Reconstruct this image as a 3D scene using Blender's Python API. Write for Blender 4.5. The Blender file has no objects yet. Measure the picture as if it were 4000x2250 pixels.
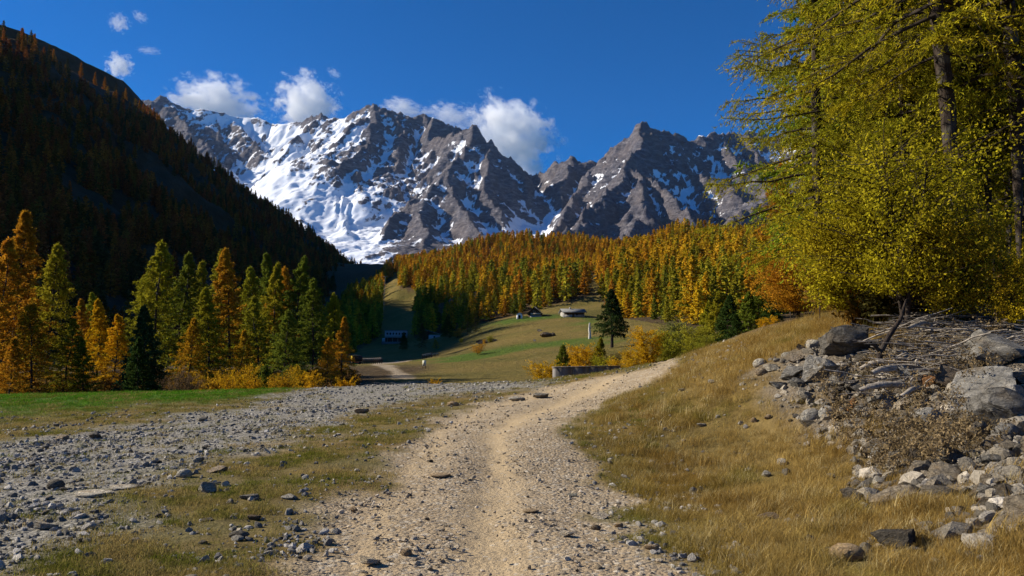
import bpy, math, random
import numpy as np
from mathutils import Vector, Euler

random.seed(7)
RNG = np.random.default_rng(11)
scene = bpy.context.scene
COL = scene.collection

# ------------------------------------------------------------------ camera
HOR, CX, CY, F = 880.0, 1288.0, 724.5, 1983.0      # horizon row, centre and focal length of the 2576 px wide view
EYE = 1.6
PITCH = math.atan((HOR - CY) / F)
cam = bpy.data.cameras.new('camera')
cam.sensor_width = 36.0
cam.lens = 36.0 * F / 2576.0
cam.clip_start = 0.05
cam.clip_end = 60000.0
camo = bpy.data.objects.new('camera', cam)
COL.objects.link(camo)
camo.location = (0, 0, EYE)
camo.rotation_euler = (math.pi / 2 + PITCH, 0, 0)
scene.camera = camo

# ------------------------------------------------------------------ sky, sun, exposure
SUN_EL, SUN_AZ = math.radians(31.0), math.radians(-78.0)    # azimuth from +Y towards +X
sun_dir = Vector((math.sin(SUN_AZ) * math.cos(SUN_EL), math.cos(SUN_AZ) * math.cos(SUN_EL), math.sin(SUN_EL)))
world = bpy.data.worlds.new('World')
scene.world = world
world.use_nodes = True
wn = world.node_tree
wn.nodes.clear()
sky = wn.nodes.new('ShaderNodeTexSky')
sky.sky_type = 'NISHITA'
sky.sun_disc = False
sky.sun_elevation = SUN_EL
sky.sun_rotation = SUN_AZ
sky.altitude = 3500
sky.air_density = 1.0
sky.dust_density = 0.0
sky.ozone_density = 3.0
tint = wn.nodes.new('ShaderNodeMixRGB')
tint.blend_type = 'MULTIPLY'
tint.inputs[0].default_value = 1.0
tint.inputs[2].default_value = (0.02, 0.52, 0.97, 1)
bg = wn.nodes.new('ShaderNodeBackground')
bg.inputs[1].default_value = 0.080
wo = wn.nodes.new('ShaderNodeOutputWorld')
wn.links.new(sky.outputs[0], tint.inputs[1])
wn.links.new(tint.outputs[0], bg.inputs[0])
wn.links.new(bg.outputs[0], wo.inputs[0])

sl = bpy.data.lights.new('sun', 'SUN')
sl.energy = 4.6
sl.angle = math.radians(0.5)
sl.color = (1.0, 0.91, 0.76)
slo = bpy.data.objects.new('sun', sl)
COL.objects.link(slo)
slo.rotation_euler = (-sun_dir).to_track_quat('-Z', 'Y').to_euler()

scene.view_settings.view_transform = 'Standard'
scene.view_settings.look = 'None'
scene.view_settings.gamma = 1.0
scene.view_settings.use_curve_mapping = False
scene.view_settings.exposure = 0.74

scene.render.engine = 'CYCLES'
cy = scene.cycles
cy.max_bounces = 16
cy.diffuse_bounces = 2
cy.glossy_bounces = 1
cy.transmission_bounces = 3
cy.transparent_max_bounces = 6
cy.volume_bounces = 14
cy.volume_step_rate = 1.0
cy.volume_max_steps = 96
cy.caustics_reflective = False
cy.caustics_refractive = False
cy.use_denoising = True
try:
    cy.denoiser = 'OPENIMAGEDENOISE'
    cy.denoising_input_passes = 'RGB_ALBEDO_NORMAL'
except Exception:
    pass

# ------------------------------------------------------------------ mapping between view and world
_c, _s = math.cos(PITCH), math.sin(PITCH)


def W(px, py, D):
    """world point at forward distance D seen at (px, py) of the 2576 px view"""
    u = (px - CX) / F
    v = (CY - py) / F
    dy = _c - v * _s
    dz = _s + v * _c
    return (u / dy * D, D, EYE + dz / dy * D)


def Wn(px, py, D):
    u = (px - CX) / F
    v = (CY - py) / F
    dy = _c - v * _s
    dz = _s + v * _c
    return np.stack([u / dy * D, D + 0 * u, EYE + dz / dy * D], -1)


def proj(x, y, z):
    d = y * _c + (z - EYE) * _s
    d = np.where(d < 0.05, 0.05, d)
    u = x / d
    v = (-y * _s + (z - EYE) * _c) / d
    return CX + u * F, CY - v * F


# ------------------------------------------------------------------ noise
def _hash(ix, iy, seed):
    h = (ix.astype(np.int64) * 374761393 + iy.astype(np.int64) * 668265263 + seed * 974634777) & 0xffffffff
    h = ((h ^ (h >> 13)) * 1274126177) & 0xffffffff
    h = ((h ^ (h >> 15)) * 2246822519) & 0xffffffff
    return (h ^ (h >> 16)) & 0xffff


def perlin(x, y, seed=0):
    x = np.asarray(x, float); y = np.asarray(y, float)
    x0 = np.floor(x); y0 = np.floor(y)
    fx = x - x0; fy = y - y0
    u = fx * fx * fx * (fx * (fx * 6 - 15) + 10)
    v = fy * fy * fy * (fy * (fy * 6 - 15) + 10)

    def g(ix, iy, dx, dy):
        a = _hash(ix, iy, seed) * (2 * math.pi / 65536)
        return np.cos(a) * dx + np.sin(a) * dy
    a = g(x0, y0, fx, fy); b = g(x0 + 1, y0, fx - 1, fy)
    c = g(x0, y0 + 1, fx, fy - 1); d = g(x0 + 1, y0 + 1, fx - 1, fy - 1)
    return (a + (b - a) * u + (c - a + (a - b - c + d) * u) * v) * 1.5


def fbm(x, y, oct=4, seed=0, gain=0.5, lac=2.03):
    s = 0; a = 1.0
    for i in range(oct):
        s = s + a * perlin(x, y, seed + i * 17)
        x = x * lac + 3.1; y = y * lac - 1.7; a *= gain
    return s


def ridged(x, y, oct=5, seed=0, gain=0.5, lac=2.05):
    s = 0; a = 1.0; w = 1.0
    for i in range(oct):
        n = 1 - np.abs(perlin(x, y, seed + i * 31))
        n = n * n * w
        s = s + a * n
        w = np.clip(n * 1.6, 0, 1)
        x = x * lac + 5.3; y = y * lac - 2.9; a *= gain
    return s


def sstep(a, b, x):
    t = np.clip((np.asarray(x, float) - a) / (b - a), 0, 1)
    return t * t * (3 - 2 * t)


# ------------------------------------------------------------------ terrain height
class TPS:
    def __init__(self, pts, scale=1.0, lam=0.0):
        P = np.array(pts, float)
        self.sc = scale
        self.P = P[:, :2] / scale
        n = len(P)
        K = self.k(self.P, self.P) + lam * np.eye(n)
        A = np.zeros((n + 3, n + 3))
        A[:n, :n] = K
        A[:n, n] = 1; A[:n, n + 1:] = self.P
        A[n, :n] = 1; A[n + 1:, :n] = self.P.T
        b = np.zeros(n + 3); b[:n] = P[:, 2]
        self.w = np.linalg.solve(A, b)

    def k(self, a, b):
        d2 = ((a[:, None, :] - b[None, :, :]) ** 2).sum(-1)
        return np.where(d2 > 1e-12, 0.5 * d2 * np.log(d2 + 1e-12), 0)

    def __call__(self, x, y):
        x = np.asarray(x, float); sh = x.shape
        q = np.stack([x.ravel(), np.asarray(y, float).ravel()], -1) / self.sc
        out = np.empty(len(q)); n = len(self.P)
        for i in range(0, len(q), 40000):
            qq = q[i:i + 40000]
            out[i:i + 40000] = self.k(qq, self.P) @ self.w[:n] + self.w[n] + qq @ self.w[n + 1:]
        return out.reshape(sh)


NEAR = [(0, 0, 0), (-10, 0, 0), (-30, 0, -.3), (0, -20, 0), (-30, -20, 0), (30, -20, 2.5), (4.5, 0, .15), (9, 0, 1.2), (30, 0, 3.5),
        (0, 6, 0), (-5, 6, 0), (2.2, 6, .03), (4.0, 6.3, .3), (6.2, 6.5, .95), (10, 7, 1.9),
        (0, 12, .05), (-8, 12, -.05), (3.6, 12, .18), (5.6, 10, .68), (4.6, 12.5, 1.0), (5.7, 13.2, 1.75), (8, 12, 1.85), (12, 14, 2.25), (20, 12, 2.8),
        (0, 20, .15), (-12, 20, -.15), (3.2, 20, .5), (4.7, 20, 1.15), (7.2, 20, 2.1), (9.5, 22, 2.7), (16, 22, 3.0),
        (-18, 30, -.12), (-10, 30, .05), (-5, 33, .17), (0, 34, .22), (3.2, 34, .5), (6.3, 35, .85), (8.5, 33, 1.5), (11, 35, 2.6), (30, 35, 4.5),
        (-30, 28, -.5), (-40, 42, -3.5), (-20, 46, -3), (-8, 48, -2.2), (0, 48, -1.7), (4.5, 48, -1.5), (9.5, 50, -.4), (7.6, 42, .45), (14, 52, 1.2), (30, 55, 5),
        (-60, 0, -1), (-60, 60, -4), (60, 0, 8), (60, 60, 10), (0, -60, 0), (-20, 65, -3.2), (0, 65, -1.2), (20, 70, 2)]
HN = TPS(NEAR, 10.0, 0.002)

MIDPX = [(1300, 952, 64), (1000, 950, 75), (1100, 930, 110), (1000, 938, 100), (870, 925, 130), (700, 925, 110), (400, 935, 90), (0, 935, 90), (-500, 935, 90),
         (1400, 948, 66), (1560, 938, 66), (1700, 905, 75), (1900, 855, 75), (2200, 830, 75), (2700, 780, 75),
         (1060, 908, 200), (900, 908, 200), (700, 905, 220), (300, 905, 250), (-200, 900, 250),
         (1300, 900, 120), (1200, 905, 140), (1350, 860, 160), (1300, 838, 200), (1200, 868, 190), (1150, 888, 190), (1470, 868, 140), (1600, 860, 130),
         (1300, 797, 250), (1360, 792, 252), (1440, 795, 245), (1180, 835, 250), (1110, 872, 240), (1500, 800, 240),
         (1240, 808, 255), (1700, 790, 230), (1900, 760, 230), (2200, 720, 230), (2700, 640, 230),
         (1090, 850, 330), (990, 850, 350), (850, 880, 330), (600, 880, 400),
         (1020, 795, 450), (1150, 775, 380), (980, 732, 600), (1050, 745, 560), (1030, 700, 680), (930, 780, 600),
         (1300, 720, 430), (1420, 735, 380), (1500, 750, 350), (1490, 715, 450), (1600, 700, 380), (1750, 670, 400), (1900, 640, 400), (2200, 600, 400), (2700, 500, 400),
         (1030, 722, 760), (1090, 695, 780), (1160, 652, 800), (1250, 618, 840), (1330, 612, 850), (1430, 626, 820), (1500, 640, 800), (1550, 690, 720), (1200, 690, 640), (1350, 680, 640), (1460, 690, 600),
         (1490, 705, 560), (1580, 665, 620), (1700, 600, 650), (1770, 590, 670), (1820, 620, 650), (1900, 625, 650), (2200, 600, 650), (2700, 560, 650),
         (1650, 660, 500), (1550, 685, 560), (1800, 655, 500),
         (760, 665, 1300), (850, 662, 1200), (930, 668, 1000), (980, 690, 900), (880, 740, 800), (800, 800, 600), (700, 790, 700)]
_mw = [W(*p) for p in MIDPX]
for (x, y, z) in [W(1150, 700, 1150), W(1330, 690, 1150), W(1500, 690, 1100), W(1700, 670, 1000), W(1900, 650, 1000), W(2300, 600, 1000), W(930, 720, 1500),
                  W(760, 720, 1700), (-900, 100, 0), (-900, 800, 0), (-700, 1700, 60), (900, 1500, 150), (0, 1900, 90), (500, 2000, 120), (-300, 30, -4), (-40, 50, -3), (60, 50, 8), (300, 30, 30)]:
    _mw.append((x, y, z))
HM = TPS(_mw, 200.0, 0.0005)


def H0(x, y):
    x = np.asarray(x, float); y = np.asarray(y, float)
    r = np.hypot(x, y * 0.85)
    w = sstep(42, 66, r) * sstep(10, 40, y) + sstep(60, 120, r) * (1 - sstep(10, 40, y))
    zn = HN(np.clip(x, -90, 90), np.clip(y, -90, 90))
    zm = HM(np.clip(x, -1200, 1200), np.clip(y, 0, 2000))
    z = zn * (1 - w) + zm * w
    far = sstep(1500, 2100, np.hypot(x, y))
    z = z * (1 - far) + far * 60
    return z, w


# ------------------------------------------------------------------ zones on the ground (plan polygons)
def in_poly(x, y, poly):
    inside = np.zeros(x.shape, bool)
    n = len(poly)
    for i in range(n):
        x1, y1 = poly[i]; x2, y2 = poly[(i + 1) % n]
        if y1 == y2:
            continue
        c = ((y1 > y) != (y2 > y)) & (x < (x2 - x1) * (y - y1) / (y2 - y1) + x1)
        inside ^= c
    return inside


def sdist(x, y, poly):
    d = np.full(x.shape, 1e9)
    n = len(poly)
    for i in range(n):
        ax, ay = poly[i]; bx, by = poly[(i + 1) % n]
        ex, ey = bx - ax, by - ay
        t = np.clip(((x - ax) * ex + (y - ay) * ey) / (ex * ex + ey * ey + 1e-9), 0, 1)
        d = np.minimum(d, np.hypot(x - ax - t * ex, y - ay - t * ey))
    return np.where(in_poly(x, y, poly), d, -d)


def G0(px, py, Hf=lambda x, y: H0(x, y)[0], d0=2.0, d1=1300.0):
    """ground point seen at (px, py)"""
    D = np.geomspace(d0, d1, 1500)
    p = Wn(px, py, D)
    g = Hf(p[:, 0], p[:, 1])
    k = np.argmax(p[:, 2] < g)
    if p[k, 2] >= g[k]:
        k = len(D) - 1
    if k > 0:
        a = p[k - 1, 2] - g[k - 1]; b = p[k, 2] - g[k]
        t = a / (a - b + 1e-9)
        q = p[k - 1] * (1 - t) + p[k] * t
        return (float(q[0]), float(q[1]), float(q[2]))
    return tuple(float(v) for v in p[k])


def world_poly(pl, extra=()):
    out = [G0(a, b)[:2] for a, b in pl]
    return out + list(extra)


PATH = world_poly([(700, 1449), (760, 1380), (850, 1280), (930, 1200), (1000, 1130), (1090, 1065), (1200, 1015), (1330, 985), (1450, 962), (1560, 940), (1640, 927)]) \
    + [(7.2, 40), (8.6, 40)] + world_poly([(1690, 929), (1620, 965), (1560, 1000), (1480, 1030), (1430, 1070), (1425, 1100), (1470, 1150), (1520, 1210), (1560, 1290), (1620, 1350), (1700, 1449)]) \
    + [(1.6, 0), (1.6, -40), (-2.0, -40), (-1.9, 0)]
GRAVEL = world_poly([(0, 1449), (-300, 1449)]) + [(-30, 8), (-30, 12)] + world_poly([(0, 1110), (200, 1080), (500, 1040), (700, 1003), (850, 972), (1050, 962), (1250, 963), (1400, 958), (1330, 972), (1150, 1000), (1000, 1025), (850, 1065), (720, 1115), (600, 1150), (450, 1210), (330, 1300), (150, 1400)])
GREENSTRIP = world_poly([(0, 1052), (300, 1026), (600, 1004), (800, 984), (960, 970), (1000, 963)]) + [(-4, 50), (-20, 60), (-45, 50), (-50, 27), (-30, 22)]
SCREE = world_poly([(1890, 930), (1935, 985), (2020, 1075), (2120, 1130), (2200, 1210), (2330, 1240), (2460, 1320), (2600, 1330)]) + [(6, 3), (14, 3), (14, 14), (12.5, 15)] + world_poly([(2250, 850), (2150, 850), (2050, 865), (1960, 890)])
ROADF = world_poly([(930, 925), (985, 935), (985, 952), (1040, 952), (1030, 940), (990, 925), (960, 920), (1010, 913), (1040, 908), (1000, 907), (940, 918)])


def zone(poly, x, y, soft, n, amp):
    x = np.asarray(x, float); y = np.asarray(y, float)
    d = sdist(x, y, poly) + n * amp
    return sstep(-soft, soft, d)


def zones(x, y):
    n1 = fbm(x * 0.9, y * 0.9, 4, 5)
    n2 = fbm(x * 0.25, y * 0.25, 3, 9)
    path = zone(PATH, x, y, .35, n1, .45)
    grav = zone(GRAVEL, x, y, 1.2, n1 + n2, 1.0)
    green = zone(GREENSTRIP, x, y, 1.8, n1 + n2, 1.3)
    scree = zone(SCREE, x, y, .6, n1, .7)
    road = zone(ROADF, x, y, .5, n1, .5)
    path = np.maximum(path, road)
    return path, grav * (1 - path), green * (1 - grav) * (1 - path), scree * (1 - path)


def H(x, y, fine=True):
    x = np.asarray(x, float); y = np.asarray(y, float)
    z, w = H0(x, y)
    r = np.hypot(x, y)
    # relief: bumps that grow with the distance
    z = z + fbm(x / 9, y / 9, 3, 21) * 0.06 * (1 - w) + w * fbm(x / 60, y / 60, 5, 23, 0.55) * (0.6 + 3.5 * sstep(260, 420, r)) * sstep(50, 160, r)
    if fine:
        k = np.clip(1 - r / 60, 0, 1)
        z = z + k * fbm(x * 1.1, y * 1.1, 3, 33) * 0.025
    return z


def path_ruts(x, y, path):
    """two worn wheel tracks with stony ridge between them"""
    cx0 = np.interp(y, PX_Y, PX_C)
    hw = np.interp(y, PX_Y, PX_W)
    t = (x - cx0) / hw
    r = -0.045 * np.exp(-((t - 0.05) / 0.2) ** 2) - 0.02 * np.exp(-((t + 0.75) / 0.25) ** 2)
    return r * path


_ys = np.linspace(1, 33, 40)
_cs, _ws = [], []
for _y in _ys:
    xs = np.linspace(-6, 9, 400)
    ins = in_poly(xs, np.full(400, _y), PATH)
    if ins.any():
        _cs.append((xs[ins].min() + xs[ins].max()) / 2); _ws.append((xs[ins].max() - xs[ins].min()) / 2)
    else:
        _cs.append(_cs[-1] if _cs else 0); _ws.append(1.5)
PX_Y, PX_C, PX_W = _ys, np.array(_cs), np.array(_ws)


def HZ(x, y):
    """single point height"""
    return float(H(np.array([x]), np.array([y]))[0])


def G(px, py):
    x, y, z = G0(px, py, H)
    return x, y, z

# ------------------------------------------------------------------ mesh helpers
def mesh_np(name, V, Fq, smooth=False, mats=(), mat_idx=None):
    V = np.ascontiguousarray(V, np.float32).reshape(-1, 3)
    Fq = np.ascontiguousarray(Fq, np.int32)
    me = bpy.data.meshes.new(name)
    k = Fq.shape[1]
    me.vertices.add(len(V)); me.vertices.foreach_set('co', V.ravel())
    me.loops.add(Fq.size); me.loops.foreach_set('vertex_index', Fq.ravel())
    me.polygons.add(len(Fq)); me.polygons.foreach_set('loop_start', np.arange(0, Fq.size, k, dtype=np.int32))
    try:
        me.polygons.foreach_set('loop_total', np.full(len(Fq), k, np.int32))
    except Exception:
        pass
    if smooth:
        me.polygons.foreach_set('use_smooth', np.ones(len(Fq), bool))
    for m in mats:
        me.materials.append(m)
    if mat_idx is not None:
        me.polygons.foreach_set('material_index', np.ascontiguousarray(mat_idx, np.int32))
    me.update(calc_edges=True)
    me.validate()
    return me


def fattr(me, name, arr, dom='POINT'):
    a = me.attributes.new(name, 'FLOAT', dom)
    a.data.foreach_set('value', np.ascontiguousarray(arr, np.float32).ravel())


def link(o, parent=None):
    COL.objects.link(o)
    if parent is not None:
        o.parent = parent
    return o


def new_obj(name, me, parent=None, loc=None, rot=None, scale=None, color=None):
    o = bpy.data.objects.new(name, me)
    if loc is not None: o.location = loc
    if rot is not None: o.rotation_euler = rot
    if scale is not None: o.scale = scale if hasattr(scale, '__len__') else (scale,) * 3
    if color is not None: o.color = (*color, 1)
    return link(o, parent)


def tag(o, label=None, cat=None, group=None, kind=None):
    if label: o['label'] = label
    if cat: o['category'] = cat
    if group: o['group'] = group
    if kind: o['kind'] = kind
    return o


def grid_faces(nr, nc, wrap=False):
    i, j = np.meshgrid(np.arange(nr - 1), np.arange(nc if wrap else nc - 1), indexing='ij')
    a = i * nc + j; b = i * nc + (j + 1) % nc
    return np.stack([a, b, b + nc, a + nc], -1).reshape(-1, 4)


def tubes(P, R, sides=4):
    """P (B,K,3), R (B,K) -> verts, quads"""
    P = np.asarray(P, float); R = np.asarray(R, float)
    B, K, _ = P.shape
    T = np.gradient(P, axis=1)
    T /= np.linalg.norm(T, axis=2, keepdims=True) + 1e-9
    ref = np.where(np.abs(T[..., 2:3]) > 0.9, np.array([1., 0, 0]), np.array([0, 0, 1.]))
    U = np.cross(T, ref); U /= np.linalg.norm(U, axis=2, keepdims=True) + 1e-9
    Vv = np.cross(T, U)
    ang = np.arange(sides) * 2 * math.pi / sides
    ring = (U[:, :, None, :] * np.cos(ang)[None, None, :, None] + Vv[:, :, None, :] * np.sin(ang)[None, None, :, None]) * R[:, :, None, None]
    V = (P[:, :, None, :] + ring).reshape(-1, 3)
    f = grid_faces(K, sides, True)
    Fq = (f[None] + (np.arange(B) * K * sides)[:, None, None]).reshape(-1, 4)
    return V, Fq


def merge(parts):
    Vs, Fs, n = [], [], 0
    for v, f in parts:
        Vs.append(v); Fs.append(f + n); n += len(v)
    return np.concatenate(Vs), np.concatenate(Fs)


def box_vf(x0, x1, y0, y1, z0, z1):
    V = np.array([[x0, y0, z0], [x1, y0, z0], [x1, y1, z0], [x0, y1, z0], [x0, y0, z1], [x1, y0, z1], [x1, y1, z1], [x0, y1, z1]], float)
    Fq = np.array([[0, 3, 2, 1], [4, 5, 6, 7], [0, 1, 5, 4], [1, 2, 6, 5], [2, 3, 7, 6], [3, 0, 4, 7]])
    return V, Fq


def leaf_quads(C, Dv, L, Wd, rng):
    """one narrow quad per point, along Dv"""
    n = len(C)
    L = np.broadcast_to(L, (n,)) * rng.uniform(.7, 1.3, n)
    Wd = np.broadcast_to(Wd, (n,)) * rng.uniform(.7, 1.3, n)
    Dn = Dv / (np.linalg.norm(Dv, axis=1, keepdims=True) + 1e-9)
    S = np.cross(Dn, rng.normal(size=(n, 3)))
    S /= np.linalg.norm(S, axis=1, keepdims=True) + 1e-9
    a = C - S * Wd[:, None] * .5
    b = C + S * Wd[:, None] * .5
    m = C + Dn * L[:, None]
    c = m + S * Wd[:, None] * .28
    d = m - S * Wd[:, None] * .28
    V = np.stack([a, b, c, d], 1).reshape(-1, 3)
    return V, np.arange(4 * n).reshape(-1, 4)


# ------------------------------------------------------------------ materials
class NT:
    def __init__(self, name):
        self.m = bpy.data.materials.new(name)
        self.m.use_nodes = True
        self.t = self.m.node_tree
        self.t.nodes.clear()
        self.out = self.t.nodes.new('ShaderNodeOutputMaterial')

    def n(self, typ, **kw):
        nd = self.t.nodes.new('ShaderNode' + typ)
        for k, v in kw.items():
            if k.startswith('i_'):
                key = k[2:]
                nd.inputs[int(key) if key.isdigit() else key].default_value = v
            else:
                setattr(nd, k, v)
        return nd

    def l(self, a, b):
        self.t.links.new(a, b)

    def coord(self, kind='Object'):
        return self.n('TexCoord').outputs[kind]

    def noise(self, vec, scale, detail=4, rough=.6, out=0):
        nd = self.n('TexNoise')
        nd.inputs['Scale'].default_value = scale
        nd.inputs['Detail'].default_value = detail
        nd.inputs['Roughness'].default_value = rough
        self.l(vec, nd.inputs['Vector'])
        return nd.outputs[out]

    def voro(self, vec, scale, out='Distance', feature='F1', rand=1.0):
        nd = self.n('TexVoronoi', feature=feature)
        nd.inputs['Scale'].default_value = scale
        nd.inputs['Randomness'].default_value = rand
        self.l(vec, nd.inputs['Vector'])
        return nd.outputs[out]

    def ramp(self, fac, stops, interp='LINEAR'):
        nd = self.n('ValToRGB')
        cr = nd.color_ramp
        cr.interpolation = interp
        while len(cr.elements) < len(stops):
            cr.elements.new(0.5)
        for e, (p, c) in zip(cr.elements, stops):
            e.position = p
            e.color = c if len(c) == 4 else (*c, 1)
        self.l(fac, nd.inputs[0])
        return nd.outputs[0]

    def mix(self, fac, a, b, blend='MIX'):
        nd = self.n('MixRGB', blend_type=blend)
        for i, v in ((0, fac), (1, a), (2, b)):
            if isinstance(v, (int, float)):
                nd.inputs[i].default_value = v if i == 0 else (v, v, v, 1)
            elif isinstance(v, tuple):
                nd.inputs[i].default_value = (*v, 1) if len(v) == 3 else v
            else:
                self.l(v, nd.inputs[i])
        return nd.outputs[0]

    def math(self, op, a, b=None, clamp=False):
        nd = self.n('Math', operation=op, use_clamp=clamp)
        for i, v in ((0, a), (1, b)):
            if v is None: continue
            if isinstance(v, (int, float)): nd.inputs[i].default_value = v
            else: self.l(v, nd.inputs[i])
        return nd.outputs[0]

    def attr(self, name, typ='GEOMETRY', out='Fac'):
        nd = self.n('Attribute', attribute_type=typ, attribute_name=name)
        return nd.outputs[out]

    def bump(self, h, strength=.5, dist=.02, normal=None):
        nd = self.n('Bump')
        nd.inputs['Strength'].default_value = strength
        nd.inputs['Distance'].default_value = dist
        self.l(h, nd.inputs['Height'])
        if normal is not None: self.l(normal, nd.inputs['Normal'])
        return nd.outputs[0]

    def principled(self, col, rough=.9, normal=None, spec=.2):
        p = self.n('BsdfPrincipled')
        if isinstance(col, tuple): p.inputs['Base Color'].default_value = (*col, 1)
        else: self.l(col, p.inputs['Base Color'])
        if isinstance(rough, (int, float)): p.inputs['Roughness'].default_value = rough
        else: self.l(rough, p.inputs['Roughness'])
        p.inputs['Specular IOR Level'].default_value = spec
        if normal is not None: self.l(normal, p.inputs['Normal'])
        self.l(p.outputs[0], self.out.inputs[0])
        return p


def plain(name, col, rough=.85, var=.3, scale=3.0, bump=0.0, spec=.2):
    t = NT(name)
    c = t.coord()
    n = t.noise(c, scale, 5)
    col2 = tuple(v * (1 - var) for v in col); col3 = tuple(min(1, v * (1 + var)) for v in col)
    cc = t.ramp(n, [(.3, col2), (.7, col3)])
    nm = t.bump(n, bump, .05) if bump else None
    t.principled(cc, rough, nm, spec)
    return t.m


def foliage_mat(name, instanced=False, col=None, trans=.35, island=True):
    t = NT(name)
    if col is not None:
        base = t.n('RGB').outputs[0]; base.default_value = (*col, 1)
    elif instanced:
        base = t.attr('tint', 'INSTANCER', 'Color')
    else:
        base = t.n('ObjectInfo').outputs['Color']
    geo = t.n('NewGeometry')
    c = t.coord()
    nz = t.noise(c, .55, 2)
    if island:
        v = t.math('MULTIPLY_ADD', geo.outputs['Random Per Island'], .9)
        v.node.inputs[2].default_value = .5
    else:
        v = t.math('ADD', t.noise(c, 6, 2), .45)
    v2 = t.math('MULTIPLY_ADD', nz, 1.1); v2.node.inputs[2].default_value = .45
    f = t.math('MULTIPLY', v, v2)
    comb = t.n('CombineColor')
    for i in range(3): t.l(f, comb.inputs[i])
    cc = t.mix(1.0, base, comb.outputs[0], 'MULTIPLY')
    hs = t.n('HueSaturation')
    hv = t.math('MULTIPLY_ADD', t.noise(c, .8, 2), .05); hv.node.inputs[2].default_value = .475
    t.l(hv, hs.inputs['Hue']); t.l(cc, hs.inputs['Color'])
    d = t.n('BsdfDiffuse'); tr = t.n('BsdfTranslucent'); mx = t.n('MixShader')
    mx.inputs[0].default_value = trans
    t.l(hs.outputs[0], d.inputs[0]); t.l(hs.outputs[0], tr.inputs[0])
    t.l(d.outputs[0], mx.inputs[1]); t.l(tr.outputs[0], mx.inputs[2])
    t.l(mx.outputs[0], t.out.inputs[0])
    return t.m


M_FOL = foliage_mat('needle_foliage')
M_FOLI = foliage_mat('needle_foliage_far', True)
M_LEAF = foliage_mat('broad_leaves', trans=.4)


def bark_mat(name, dark, light, sc=1.0):
    t = NT(name)
    c = t.coord()
    mp = t.n('Mapping'); mp.inputs['Scale'].default_value = (9 * sc, 9 * sc, 2.2 * sc); t.l(c, mp.inputs[0])
    v = t.voro(mp.outputs[0], 1.5, feature='DISTANCE_TO_EDGE')
    n = t.noise(mp.outputs[0], 2.0, 6, .7)
    n2 = t.noise(c, 1.6 * sc, 3)
    cc = t.ramp(n, [(.3, dark), (.75, light)])
    cc = t.mix(t.ramp(n2, [(.52, (0, 0, 0)), (.66, (.7, .7, .7))]), cc, (.12, .115, .095))
    h = t.math('ADD', t.math('MULTIPLY', v, .8), n)
    t.principled(cc, .95, t.bump(h, .9, .03))
    return t.m


M_BARK = bark_mat('larch_bark', (.014, .010, .008), (.075, .055, .042))
M_TWIG = plain('dark_twigs', (.035, .026, .018), var=.4)
M_DEAD = plain('weathered_deadwood', (.30, .26, .21), var=.6, scale=14, bump=.6)

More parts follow.
